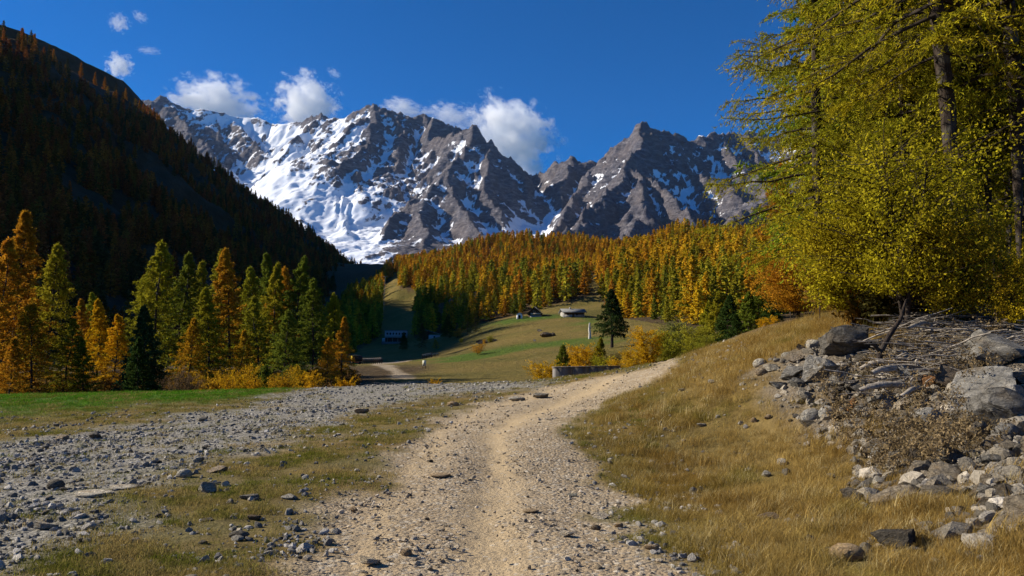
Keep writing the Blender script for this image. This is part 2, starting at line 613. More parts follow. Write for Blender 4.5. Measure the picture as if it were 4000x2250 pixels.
# ground ---------------------------------------------------------------
def ground_mat():
    t = NT('valley_ground')
    c = t.coord()
    path = t.attr('path'); grav = t.attr('gravel'); green = t.attr('green'); scree = t.attr('scree')
    wood = t.attr('wood'); mead = t.attr('meadow'); brown = t.attr('brown')
    n_f = t.noise(c, 22, 4, .7)
    n_m = t.noise(c, 2.2, 5, .65)
    n_l = t.noise(c, .35, 4, .6)
    vcol = t.voro(c, 24, 'Color')
    vd = t.voro(c, 24, 'Distance')
    vcol2 = t.voro(c, 9, 'Color')
    vd2 = t.voro(c, 9, 'Distance')
    sep = t.n('SeparateColor'); t.l(vcol, sep.inputs[0])
    # dirt of the track
    rut = t.attr('rut')
    dirt = t.ramp(n_m, [(.25, (.25, .185, .115)), (.5, (.36, .275, .175)), (.75, (.45, .36, .245))])
    dirt = t.mix(t.math('MULTIPLY', rut, .7), dirt, t.ramp(n_f, [(.3, (.42, .31, .175)), (.7, (.53, .41, .25))]))
    peb = t.ramp(sep.outputs[0], [(0, (.12, .10, .075)), (.35, (.28, .23, .17)), (.7, (.42, .37, .29)), (1, (.60, .55, .46))])
    pm = t.math('GREATER_THAN', sep.outputs[1], t.math('ADD', .62, t.math('MULTIPLY', rut, .33)))
    dirt = t.mix(t.math('MULTIPLY', pm, .65), dirt, peb)
    # grey gravel
    gr = t.ramp(sep.outputs[0], [(0, (.10, .095, .08)), (.4, (.22, .205, .175)), (.75, (.35, .325, .275)), (1, (.52, .49, .42))])
    gr = t.mix(.45, gr, t.ramp(n_f, [(.3, (.09, .088, .08)), (.7, (.30, .28, .25))]))
    # dry grass / turf under the blades
    dry = t.ramp(n_m, [(.25, (.075, .050, .016)), (.5, (.17, .115, .035)), (.78, (.27, .19, .07))])
    turf = t.ramp(n_f, [(.3, (.075, .065, .022)), (.7, (.22, .18, .075))])
    base = t.mix(t.ramp(n_l, [(.42, (0, 0, 0)), (.6, (1, 1, 1))]), dry, turf)
    base = t.mix(brown, base, dry)
    gg = t.ramp(n_m, [(.25, (.035, .075, .007)), (.75, (.08, .15, .014))])
    # far meadow: large patches
    n_x = t.noise(c, .035, 5, .6)
    n_y = t.noise(c, .6, 5, .75)
    md = t.ramp(n_x, [(.35, (.10, .092, .014)), (.5, (.185, .135, .028)), (.68, (.26, .17, .048))])
    md = t.mix(.5, md, t.ramp(n_y, [(.3, (.055, .05, .014)), (.7, (.19, .15, .05))]))
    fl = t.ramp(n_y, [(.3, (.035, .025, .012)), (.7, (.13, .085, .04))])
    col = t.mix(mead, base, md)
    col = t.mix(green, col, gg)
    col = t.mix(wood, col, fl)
    sc = t.mix(.28, t.ramp(n_m, [(.3, (.06, .042, .024)), (.7, (.19, .14, .085))]), gr)
    col = t.mix(scree, col, sc)
    gmask = t.math('MULTIPLY', grav, t.ramp(n_f, [(.25, (.55, .55, .55)), (.5, (1, 1, 1))]))
    col = t.mix(gmask, col, gr)
    col = t.mix(path, col, dirt)
    # relief
    st = t.math('MAXIMUM', t.math('MULTIPLY', path, t.math('SUBTRACT', 1.0, t.math('MULTIPLY', rut, .85))), t.math('MAXIMUM', grav, scree))
    hh = t.math('MULTIPLY', t.math('SUBTRACT', 1.0, vd), t.math('MULTIPLY', st, .6))
    hh2 = t.math('MULTIPLY', t.math('SUBTRACT', 1.0, vd2), t.math('MULTIPLY', grav, .9))
    h = t.math('ADD', t.math('ADD', hh, hh2), t.math('ADD', n_f, n_m))
    b1 = t.bump(h, .9, .035)
    far = t.math('MULTIPLY', mead, 1.0)
    b2 = t.bump(t.math('MULTIPLY', n_y, far), 1.0, 1.0, b1)
    t.principled(col, .95, b2, .1)
    return t.m


M_GROUND = ground_mat()


def rock_mat(name, cols, lichen=.3, tintable=True, sc=1.0):
    t = NT(name)
    c = t.coord()
    oi = t.n('ObjectInfo')
    add = t.n('VectorMath', operation='ADD')
    t.l(c, add.inputs[0])
    comb = t.n('CombineXYZ')
    for i in range(3): t.l(t.math('MULTIPLY', oi.outputs['Random'], 37.0 + i * 11), comb.inputs[i])
    t.l(comb.outputs[0], add.inputs[1])
    v = add.outputs[0]
    mp = t.n('Mapping'); mp.inputs['Scale'].default_value = (1.4 * sc, 1.4 * sc, 2.6 * sc); mp.inputs['Rotation'].default_value = (.5, .35, 0); t.l(v, mp.inputs[0])
    n1 = t.noise(mp.outputs[0], 2.2, 6, .65)
    n2 = t.noise(v, 11 * sc, 9, .78)
    n3 = t.noise(v, 1.3 * sc, 4)
    col = t.ramp(n1, [(.3, cols[0]), (.5, cols[1]), (.72, cols[2])])
    col = t.mix(.45, col, t.ramp(n2, [(.3, (.25, .25, .25)), (.7, (1, 1, 1))]), 'MULTIPLY')
    col = t.mix(t.math('MULTIPLY', t.ramp(n3, [(.52, (0, 0, 0)), (.62, (1, 1, 1))]), lichen), col, (.16, .11, .055))
    if tintable:
        col = t.mix(1.0, col, oi.outputs['Color'], 'MULTIPLY')
    vc = t.voro(v, 1.7 * sc, feature='DISTANCE_TO_EDGE')
    crk = t.ramp(vc, [(.0, (.35, .33, .3)), (.035, (1, 1, 1))])
    col = t.mix(.6, col, crk, 'MULTIPLY')
    h = t.math('ADD', t.math('MULTIPLY', n1, 1.0), t.math('ADD', t.math('MULTIPLY', n2, .6), t.math('MULTIPLY', crk.node.outputs[0] if False else vc, .9)))
    t.principled(col, .9, t.bump(h, 1.0, .09 / sc), .2)
    return t.m


M_ROCK = rock_mat('boulder_rock', [(.13, .122, .11), (.28, .262, .235), (.47, .445, .405)], .4)
# pebbles: tone from the instance
def pebble_mat():
    t = NT('pebble_stone')
    c = t.coord()
    tn = t.attr('tint', 'INSTANCER', 'Color')
    n = t.noise(c, 4, 4)
    cc = t.mix(1.0, tn, t.ramp(n, [(.3, (.65, .65, .65)), (.7, (1.2, 1.2, 1.2))]), 'MULTIPLY')
    t.principled(cc, .9, t.bump(n, .6, .1), .2)
    return t.m


M_PEB = pebble_mat()

# ------------------------------------------------------------------ GROUND SHEET
def build_ground():
    az_f = np.radians(np.linspace(-47, 47, 520))
    az_b = np.radians(np.linspace(47, 313, 60))[1:-1]
    az = np.concatenate([az_f, az_b])
    rr = np.concatenate([np.geomspace(.6, 1500, 470), np.geomspace(1560, 7400, 10)])
    A, R = np.meshgrid(az, rr)
    jit = 0.35
    X = R * np.sin(A); Y = R * np.cos(A)
    Z = H(X, Y)
    p, g, gr, sc = zones(X.ravel(), Y.ravel())
    p, g, gr, sc = [q.reshape(X.shape) for q in (p, g, gr, sc)]
    Z = Z + path_ruts(X, Y, p) + sc * fbm(X * 1.5, Y * 1.5, 4, 41) * .08 + (g + sc + .6 * p) * fbm(X * 5, Y * 5, 3, 47) * .012 * (R < 40)
    Z[0, :] = Z[0].mean()
    me = mesh_np('ground', np.stack([X, Y, Z], -1), grid_faces(len(rr), len(az), True)[:, ::-1], True, [M_GROUND])
    r = R
    px, py = proj(X, Y, Z)
    far = sstep(45, 60, r * np.cos(A)) * (Y > 0)
    brown = np.clip(sstep(3.5, 6, X - np.interp(Y, PX_Y, PX_C) + 1.2), 0, 1) * (1 - far)
    # woodland floor: the wooded hillsides and the belt on the left
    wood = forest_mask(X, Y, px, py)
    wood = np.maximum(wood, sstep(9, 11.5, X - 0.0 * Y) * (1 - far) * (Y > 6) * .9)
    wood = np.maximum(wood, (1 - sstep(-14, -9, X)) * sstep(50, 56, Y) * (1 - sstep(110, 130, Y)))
    gfar = np.zeros_like(X)
    for poly in GREENFAR:
        gfar = np.maximum(gfar, zone(poly, X, Y, 5.0, fbm(X / 12, Y / 12, 3, 77), 6.0))
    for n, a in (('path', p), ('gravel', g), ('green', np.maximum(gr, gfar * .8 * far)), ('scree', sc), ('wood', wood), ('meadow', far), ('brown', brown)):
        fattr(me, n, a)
    t_ = (X - np.interp(Y, PX_Y, PX_C)) / np.interp(Y, PX_Y, PX_W) + fbm(X * .6, Y * .25, 3, 44) * .12
    fattr(me, 'rut', np.clip(np.exp(-((t_ - .08) / .22) ** 2) + .75 * np.exp(-((t_ + .66) / .16) ** 2), 0, 1) * (r < 40))
    o = new_obj('ground', me)
    tag(o, 'stony valley ground with meadow, gravel track and grassy slopes', kind='structure')
    return o


FOREST_PX = [
    [(1000, 690), (1040, 640), (1150, 590), (1280, 560), (1400, 570), (1540, 590), (1640, 560), (1780, 540), (2100, 500), (2700, 300), (2900, 900), (1900, 850), (1560, 800), (1500, 745), (1400, 765), (1300, 795), (1230, 806), (1170, 828), (1040, 850), (1040, 790), (1062, 765), (1050, 740), (1005, 722)],
    [(700, 600), (1000, 640), (985, 700), (965, 720), (955, 850), (870, 900), (500, 900), (300, 600)],
]
CLEAR_PX = [[(1478, 690), (1500, 690), (1515, 770), (1440, 790), (1480, 740)]]


def forest_mask(X, Y, px, py):
    m = np.zeros(X.shape)
    ok = (Y > 130)
    for pl in FOREST_PX:
        m = np.maximum(m, in_poly(px, py, pl) & ok)
    for pl in CLEAR_PX:
        m = np.where(in_poly(px, py, pl) & (Y > 255), 0, m)
    m = np.where((Y < 300) & (px < 1560) & (px > 1100) & (py > 800 - (px - 1300) * .1), 0, m)
    m = np.where(Y > 900, 1, m)
    return m.astype(float)


GREENFAR = [world_poly(p) for p in ([(1080, 905), (1200, 885), (1350, 862), (1470, 855), (1480, 872), (1330, 882), (1200, 902), (1100, 918)],
                                    [(1225, 812), (1310, 795), (1400, 790), (1395, 800), (1320, 806), (1260, 822)],
                                    [(1470, 795), (1500, 795), (1500, 830), (1470, 815)])]
ground = build_ground()

# ------------------------------------------------------------------ LEFT MOUNTAIN SIDE (in its own shade)
def curve_pts(pl):
    P = np.array(pl, float)
    s = np.concatenate([[0], np.cumsum(np.linalg.norm(np.diff(P, axis=0), axis=1))])
    return P, s


def slope_sheet(name, ridge, base, nt, nu, back, mat, rough, label, seed, gul=1.0, prof=1.15):
    P, s = curve_pts(ridge)
    B = np.array(base, float)
    tt = np.linspace(0, s[-1], nt)
    R = np.stack([np.interp(tt, s, P[:, k]) for k in range(3)], -1)
    bs = np.interp(R[:, 1], B[:, 1], B[:, 0]); bz = np.interp(R[:, 1], B[:, 1], B[:, 2])
    # small notches on the crest
    R[:, 2] += fbm(tt / 60, tt * 0, 4, seed) * 5 * rough
    uu = np.concatenate([np.linspace(-1, 0, nu // 5)[:-1], np.linspace(0, 1, nu)])
    T, U = np.meshgrid(np.arange(nt), uu, indexing='ij')
    X = np.where(U >= 0, R[T, 0] + (bs[T] - R[T, 0]) * U, R[T, 0] + back * U)
    Y = R[T, 1] + 0 * U
    up = np.clip(U, 0, 1)
    Z = np.where(U >= 0, R[T, 2] + (bz[T] - R[T, 2]) * (1 - (1 - up) ** prof), R[T, 2] + back * U * .55)
    env = np.clip(up * 9, 0, 1) * np.clip((1 - up) * 6, 0, 1)
    gl = ridged(tt[T] / 170 + fbm(X / 150, Y / 150, 3, seed + 3) * .5, up * 1.2, 4, seed + 5) - .9
    Z = Z + env * rough * (gl * 17 * gul + fbm(X / 45, Y / 45, 5, seed + 9, .6) * 7)
    X = X + env * rough * fbm(Y / 60, Z / 60, 4, seed + 13) * 8
    V = np.stack([X, Y, Z], -1)
    me = mesh_np(name, V, grid_faces(nt, len(uu)), True, [mat])
    o = new_obj(name, me)
    tag(o, label, kind='structure')
    return V, uu


def slope_mat():
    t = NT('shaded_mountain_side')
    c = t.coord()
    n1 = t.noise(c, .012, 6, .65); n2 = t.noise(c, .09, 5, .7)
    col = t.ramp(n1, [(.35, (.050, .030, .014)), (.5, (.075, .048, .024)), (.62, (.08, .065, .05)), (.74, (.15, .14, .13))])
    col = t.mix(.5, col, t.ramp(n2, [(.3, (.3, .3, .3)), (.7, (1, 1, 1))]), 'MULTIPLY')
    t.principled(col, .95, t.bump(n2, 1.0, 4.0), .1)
    return t.m


M_SLOPE = slope_mat()
ridgeA = [(-640, -600, 60), (-620, -150, 110), (-600, 0, 165), (-590, 130, 240), (-585, 220, 305), (-580, 300, 338), (-575, 380, 356), (-570, 500, 362), (-568, 600, 338), (-565, 690, 314), (-560, 770, 322), W(0, 90, 840), W(90, 120, 890), W(200, 190, 950), W(310, 250, 1040), W(395, 325, 1130),  # unseen crest left of the view: heights shaped for the shadow on the valley
          W(430, 355, 1180), W(470, 392, 1260), W(520, 432, 1350), W(560, 468, 1420), W(600, 505, 1500), W(640, 545, 1600), W(700, 592, 1750), W(750, 645, 1900), W(800, 672, 2050), W(900, 700, 2400)]
baseA = [(-330, -600, -6), (-230, 0, -6), (-150, 200, -6), (-115, 500, -4), (-120, 900, 0), (-100, 1300, 40), (-250, 1800, 90), (-300, 2400, 100)]
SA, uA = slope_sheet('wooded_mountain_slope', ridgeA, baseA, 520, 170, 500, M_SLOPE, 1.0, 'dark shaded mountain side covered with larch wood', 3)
ridgeB = [(-900, 500, 430), (-850, 800, 440), W(-120, 20, 1080), W(0, 60, 1120), W(60, 85, 1150), W(140, 115, 1190), W(200, 148, 1230), W(260, 178, 1270), W(310, 205, 1310), W(345, 240, 1350), W(380, 275, 1390),
          W(392, 305, 1420), W(400, 340, 1450), W(430, 420, 1550), W(480, 480, 1700)]
baseB = [(-620, 500, 200), (-560, 900, 230), (-540, 1200, 240), (-500, 1700, 100)]
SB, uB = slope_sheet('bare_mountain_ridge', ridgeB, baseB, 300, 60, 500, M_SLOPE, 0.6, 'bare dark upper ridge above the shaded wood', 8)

# ------------------------------------------------------------------ SNOW MOUNTAINS
def seg_dist(X, Y, P):
    best = np.full(X.shape, 1e12); zz = np.zeros(X.shape); ss = np.zeros(X.shape); sd = np.zeros(X.shape)
    s0 = 0
    for i in range(len(P) - 1):
        a = P[i]; b = P[i + 1]
        ex, ey = b[0] - a[0], b[1] - a[1]
        L2 = ex * ex + ey * ey; L = math.sqrt(L2)
        t = np.clip(((X - a[0]) * ex + (Y - a[1]) * ey) / L2, 0, 1)
        d = np.hypot(X - a[0] - t * ex, Y - a[1] - t * ey)
        m = d < best
        best = np.where(m, d, best)
        zz = np.where(m, a[2] + (b[2] - a[2]) * t, zz)
        ss = np.where(m, s0 + t * L, ss)
        sd = np.where(m, np.sign((X - a[0]) * ey - (Y - a[1]) * ex), sd)
        s0 += L
    return best, zz, ss, sd


# ridge lines: (px, py, distance), slope to either side
RIDGES = [
    ([(250, 250, 6900), (380, 258, 6700), (410, 243, 6650), (432, 255, 6600), (470, 272, 6600), (520, 277, 6650), (570, 288, 6700), (640, 294, 6700), (690, 312, 6700), (720, 312, 6600), (760, 308, 6500), (785, 293, 6450), (805, 291, 6400),
      (835, 302, 6350), (870, 291, 6200), (905, 275, 6100), (935, 259, 6000), (975, 272, 6000), (1040, 288, 6050), (1085, 296, 6050), (1150, 325, 6050), (1200, 345, 6100), (1300, 400, 6100), (1345, 434, 6000), (1372, 436, 5900)], 1.10),
    # buttresses of the left wall
    ([(432, 258, 6600), (470, 310, 6300), (500, 350, 6100), (545, 395, 5900), (570, 420, 5800)], 1.15),
    ([(560, 285, 6700), (600, 330, 6450), (650, 365, 6250), (700, 405, 6000)], 1.25),
    ([(380, 258, 6700), (420, 360, 6200), (480, 440, 5800), (560, 520, 5400)], 1.0),
    # ribs under the main peak
    ([(785, 293, 6450), (770, 325, 6250), (745, 345, 6100)], 1.2),
    ([(935, 259, 6000), (880, 330, 5750), (830, 380, 5550), (790, 430, 5350), (740, 470, 5150), (690, 520, 4900), (640, 560, 4700)], 1.0),
    ([(935, 259, 6000), (945, 330, 5650), (925, 390, 5400), (900, 450, 5200), (860, 490, 5050)], 1.25),
    ([(1000, 280, 6000), (1010, 350, 5650), (990, 420, 5350), (960, 470, 5150)], 1.3),
    ([(1095, 292, 5800), (1080, 330, 5650), (1070, 350, 5600)], 1.6),
    ([(1095, 292, 5800), (1130, 315, 5750), (1160, 335, 5700)], 1.6),
    ([(1070, 348, 5600), (1120, 343, 5500), (1165, 328, 5350), (1190, 319, 5300), (1210, 345, 5250), (1222, 362, 5230), (1243, 358, 5200), (1270, 385, 5220), (1300, 405, 5250), (1330, 440, 5300), (1360, 470, 5300), (1385, 520, 5200)], 1.25),
    # central spur down to the wood
    ([(1190, 319, 5300), (1160, 375, 5100), (1120, 430, 4900), (1070, 480, 4700), (1010, 530, 4500), (960, 590, 4300), (930, 640, 4150)], 1.05),
    ([(1120, 430, 4900), (1150, 500, 4600), (1180, 550, 4350), (1230, 590, 4150), (1270, 620, 4000)], 1.1),
    ([(1243, 358, 5200), (1235, 410, 5000), (1215, 470, 4800), (1250, 530, 4600), (1260, 575, 4500)], 1.25),
    ([(1070, 480, 4700), (1060, 545, 4350), (1080, 600, 4100), (1100, 650, 3900)], 1.05),
    # low rock islands in the glacier on the left
    ([(720, 530, 4800), (780, 560, 4600), (830, 600, 4400), (850, 640, 4200)], .8),
    ([(600, 560, 4900), (680, 590, 4600), (760, 640, 4300)], .7),
    ([(870, 570, 4500), (885, 600, 4400), (880, 640, 4200)], .8),
    # saddle, middle peak
    ([(1372, 436, 5900), (1395, 412, 5600), (1440, 396, 5400), (1470, 404, 5400), (1500, 414, 5350), (1525, 392, 5250), (1560, 345, 5100), (1585, 322, 5030), (1605, 311, 5000), (1660, 321, 5050), (1695, 338, 5150), (1725, 351, 5200),
      (1740, 343, 5200), (1785, 333, 5250), (1810, 342, 5300), (1850, 325, 5300), (1912, 325, 5300), (1990, 345, 5300), (2100, 350, 5300), (2300, 330, 5300), (2600, 300, 5300)], 1.35),
    ([(1440, 396, 5400), (1430, 440, 5150), (1405, 480, 5000), (1400, 530, 4800)], 1.35),
    ([(1500, 414, 5300), (1460, 470, 4900), (1430, 520, 4500), (1400, 570, 4100), (1370, 610, 3800)], 1.2),
    ([(1605, 311, 5000), (1600, 370, 4750), (1570, 410, 4500), (1545, 450, 4250), (1500, 500, 4000), (1450, 560, 3700), (1400, 610, 3500)], 1.3),
    ([(1570, 412, 4500), (1625, 430, 4300), (1660, 480, 4050), (1720, 520, 3850), (1790, 560, 3650), (1850, 600, 3500)], 1.25),
    ([(1605, 415, 4400), (1590, 470, 4050), (1600, 530, 3750), (1580, 590, 3500), (1560, 640, 3300)], 1.2),
    ([(1725, 351, 5200), (1715, 400, 4950), (1760, 440, 4700), (1830, 470, 4450), (1880, 520, 4200)], 1.25),
    ([(1800, 340, 5300), (1850, 400, 4950), (1920, 450, 4600), (2000, 500, 4300)], 1.2),
    ([(2000, 345, 5300), (2100, 430, 4400), (2000, 470, 3900), (1900, 510, 3500), (1820, 560, 3200), (1780, 600, 3000)], 1.0),
    ([(2100, 430, 4400), (2100, 500, 3600), (1980, 545, 3000), (1900, 575, 2800)], .9),
]


def snow_cover(px, py):
    # how much snow each part of the massif carries
    SX = [380, 460, 540, 620, 700, 780, 860, 940, 1020, 1100, 1180, 1260, 1340, 1420, 1500, 1600, 1700, 1800, 1900, 2000]
    SY = [260, 300, 340, 380, 430, 480, 530, 580, 640]
    ST = np.array([
        [.5, .9, 1., 1., 1., .5, .9, .6, 1., 1., .7, .6, .5, .3, .2, .7, .6, .8, .7, .5],
        [.5, .6, .9, 1., .9, .6, .8, .6, .55, .6, .6, .5, .4, .3, .2, .5, .6, .7, .6, .5],
        [.5, .35, .4, .75, 1., .8, .8, .55, .5, .5, .6, .45, .45, .35, .25, .15, .6, .75, .75, .6],
        [.9, .6, .4, .5, .85, .75, .6, .5, .5, .6, .65, .5, .42, .4, .3, .15, .5, .6, .6, .5],
        [.9, .95, .8, .8, .9, .7, .6, .6, .6, .6, .55, .45, .42, .45, .4, .38, .7, .55, .4, .3],
        [.8, .9, .95, .85, .9, .8, .75, .7, .55, .55, .5, .45, .5, .4, .35, .35, .7, .7, .3, .05],
        [.7, .8, .9, .8, .8, .8, .9, .8, .45, .4, .45, .45, .6, .4, .2, .2, .25, .45, .1, 0],
        [.6, .6, .7, .65, .7, .8, .9, .7, .3, .3, .3, .85, 1., .5, .05, .08, .1, .1, 0, 0],
        [.4, .5, .5, .6, .6, .6, .8, .7, .2, .2, .2, .6, .8, .2, 0, 0, 0, 0, 0, 0]])
    fx = np.interp(px.ravel(), SX, np.arange(len(SX))); fy = np.interp(py.ravel(), SY, np.arange(len(SY)))
    i0 = np.clip(fx.astype(int), 0, len(SX) - 2); j0 = np.clip(fy.astype(int), 0, len(SY) - 2)
    tx = fx - i0; ty = fy - j0
    return (ST[j0, i0] * (1 - tx) * (1 - ty) + ST[j0, i0 + 1] * tx * (1 - ty) + ST[j0 + 1, i0] * (1 - tx) * ty + ST[j0 + 1, i0 + 1] * tx * ty).reshape(px.shape)


def build_massif():
    xs = np.arange(-3800, 2700, 10.0); ys = np.arange(2700, 7300, 10.0)
    X, Y = np.meshgrid(xs, ys)
    # crooked couloirs: warp the plan a little
    wx = X + fbm(X / 420, Y / 420, 4, 51) * 60; wy = Y + fbm(X / 420, Y / 420, 4, 57) * 60
    floor = np.clip(180 + (Y - 2900) * .30, 120, 1500)
    floor = floor + fbm(X / 300, Y / 300, 4, 61) * 22
    Z = floor.copy()
    rib = np.zeros_like(X)
    for k, (pl, sl) in enumerate(RIDGES):
        P = [W(*p) for p in pl]
        m = (X > min(p[0] for p in P) - 1300) & (X < max(p[0] for p in P) + 1300) & (Y > min(p[1] for p in P) - 1500) & (Y < max(p[1] for p in P) + 1200)
        x, y = wx[m], wy[m]
        d, z, s, sd = seg_dist(x, y, P)
        env = 1 - np.exp(-d / 160.0)
        gul = ridged(s / 210 + sd * 7.3, d / 1300 + k, 5, 100 + k, .55) - 1.0
        h = z - sl * d * (1.12 - .32 * sstep(0, 900, d)) + gul * 64 * env
        zz = Z[m]
        # soft maximum
        kk = 22.0
        hh = np.clip(.5 + .5 * (h - zz) / kk, 0, 1)
        Z[m] = zz * (1 - hh) + h * hh + kk * hh * (1 - hh)
    hi = sstep(0, 160, Z - floor)
    top = np.zeros_like(X)
    px, py = proj(X, Y, Z)
    ice = sstep(.66, .92, snow_cover(px, py)) * .85
    low = (1 - hi) * (1 - .6 * ice)
    hi = hi * (1 - ice)
    Z = Z + hi * (ridged(X / 115 + 3, Y / 115 + Z / 200, 4, 171, .6) - 1) * 15 + hi * ((ridged(X / 210, Y / 210, 6, 71, .5) - 1.0) * 22 + (ridged(X / 60 + .3 * fbm(X / 90, Y / 90, 2, 5), Z / 75, 4, 73, .55) - 1.0) * 9 + (ridged(X / 38, Y / 38 + Z / 30, 3, 75, .6) - 1) * 9) \
        + low * (ridged(X / 90, Y / 45, 4, 79) - 1) * 14
    px, py = proj(X, Y, Z)
    cov = snow_cover(px, py)
    gy, gx = np.gradient(Z, 10.0)
    slope = np.hypot(gx, gy)
    # hollow places hold the snow
    k = 9
    cs = np.cumsum(np.cumsum(np.pad(Z, ((k, k), (k, k)), 'edge'), 0), 1)
    n = 2 * k
    mean = (cs[n:, n:] - cs[:-n, n:] - cs[n:, :-n] + cs[:-n, :-n]) / (n * n)
    mean = mean[:Z.shape[0], :Z.shape[1]]
    hollow = np.clip((mean - Z) / 40.0, -1, 1)
    nn = fbm(X / 110, Z / 60 + Y / 160, 5, 91, .6)
    strat = ridged(X / 240 + Z / 130, Z / 70 - X / 400, 4, 95, .6) - 1.05
    flip = np.where(px < 1215 + (py - 360) * .1, 1.0, -1.0)
    wz = Z + fbm(X / 200, Z / 200, 3, 97) * 60
    streak = ridged((X * .5 * flip - wz * .86) / 85 , (X * .86 * flip + wz * .5) / 420, 5, 96, .55) - 1.0
    snow = (cov - .53) * 2.3 + hollow * .75 - (slope - 1.1) * .55 + nn * .35 * (1.3 - cov) + strat * .25 + streak * .8 * (1.25 - cov)
    snow = np.where(cov < .03, -1, snow)
    F_ = grid_faces(len(ys), len(xs))
    me = mesh_np('snow_mountains', np.stack([X, Y, Z], -1), F_, False, [M_MASSIF])
    fattr(me, 'snow', snow)
    grass = sstep(540, 600, py) * sstep(1780, 1840, px) * (1 - sstep(.55, 1.0, slope))
    fattr(me, 'grass', grass)
    o = new_obj('snow_mountains', me)
    tag(o, 'jagged rock massif streaked with snow and glaciers', kind='structure')


def massif_mat():
    t = NT('snowy_rock')
    c = t.coord()
    sn = t.attr('snow')
    n1 = t.noise(c, .028, 8, .72); n2 = t.noise(c, .005, 5, .6)
    mp = t.n('Mapping'); mp.inputs['Scale'].default_value = (.018, .018, .05); mp.inputs['Rotation'].default_value = (.25, .35, 0); t.l(c, mp.inputs[0])
    n3 = t.noise(mp.outputs[0], 1.0, 7, .72)
    rock = t.ramp(n3, [(.32, (.034, .035, .052)), (.5, (.118, .115, .140)), (.66, (.31, .285, .295))])
    rock = t.mix(t.ramp(n2, [(.4, (0, 0, 0)), (.65, (.6, .6, .6))]), rock, (.20, .165, .155))
    rock = t.mix(t.attr('grass'), rock, t.ramp(n1, [(.3, (.07, .05, .02)), (.7, (.17, .12, .06))]))
    s = t.math('ADD', sn, t.math('MULTIPLY', t.math('SUBTRACT', n1, .5), 2.6))
    sm = t.ramp(s, [(.02, (0, 0, 0)), (.22, (1, 1, 1))])
    col = t.mix(sm, rock, (.80, .83, .88))
    h = t.math('ADD', t.math('MULTIPLY', n3, 1.0), t.math('MULTIPLY', n1, .7))
    bs = t.n('Bump'); bs.inputs['Distance'].default_value = 34.0
    t.l(h, bs.inputs['Height'])
    t.l(t.math('SUBTRACT', 1.0, t.math('MULTIPLY', sm, .85)), bs.inputs['Strength'])
    t.principled(col, .8, bs.outputs[0], .1)
    return t.m


M_MASSIF = massif_mat()
build_massif()

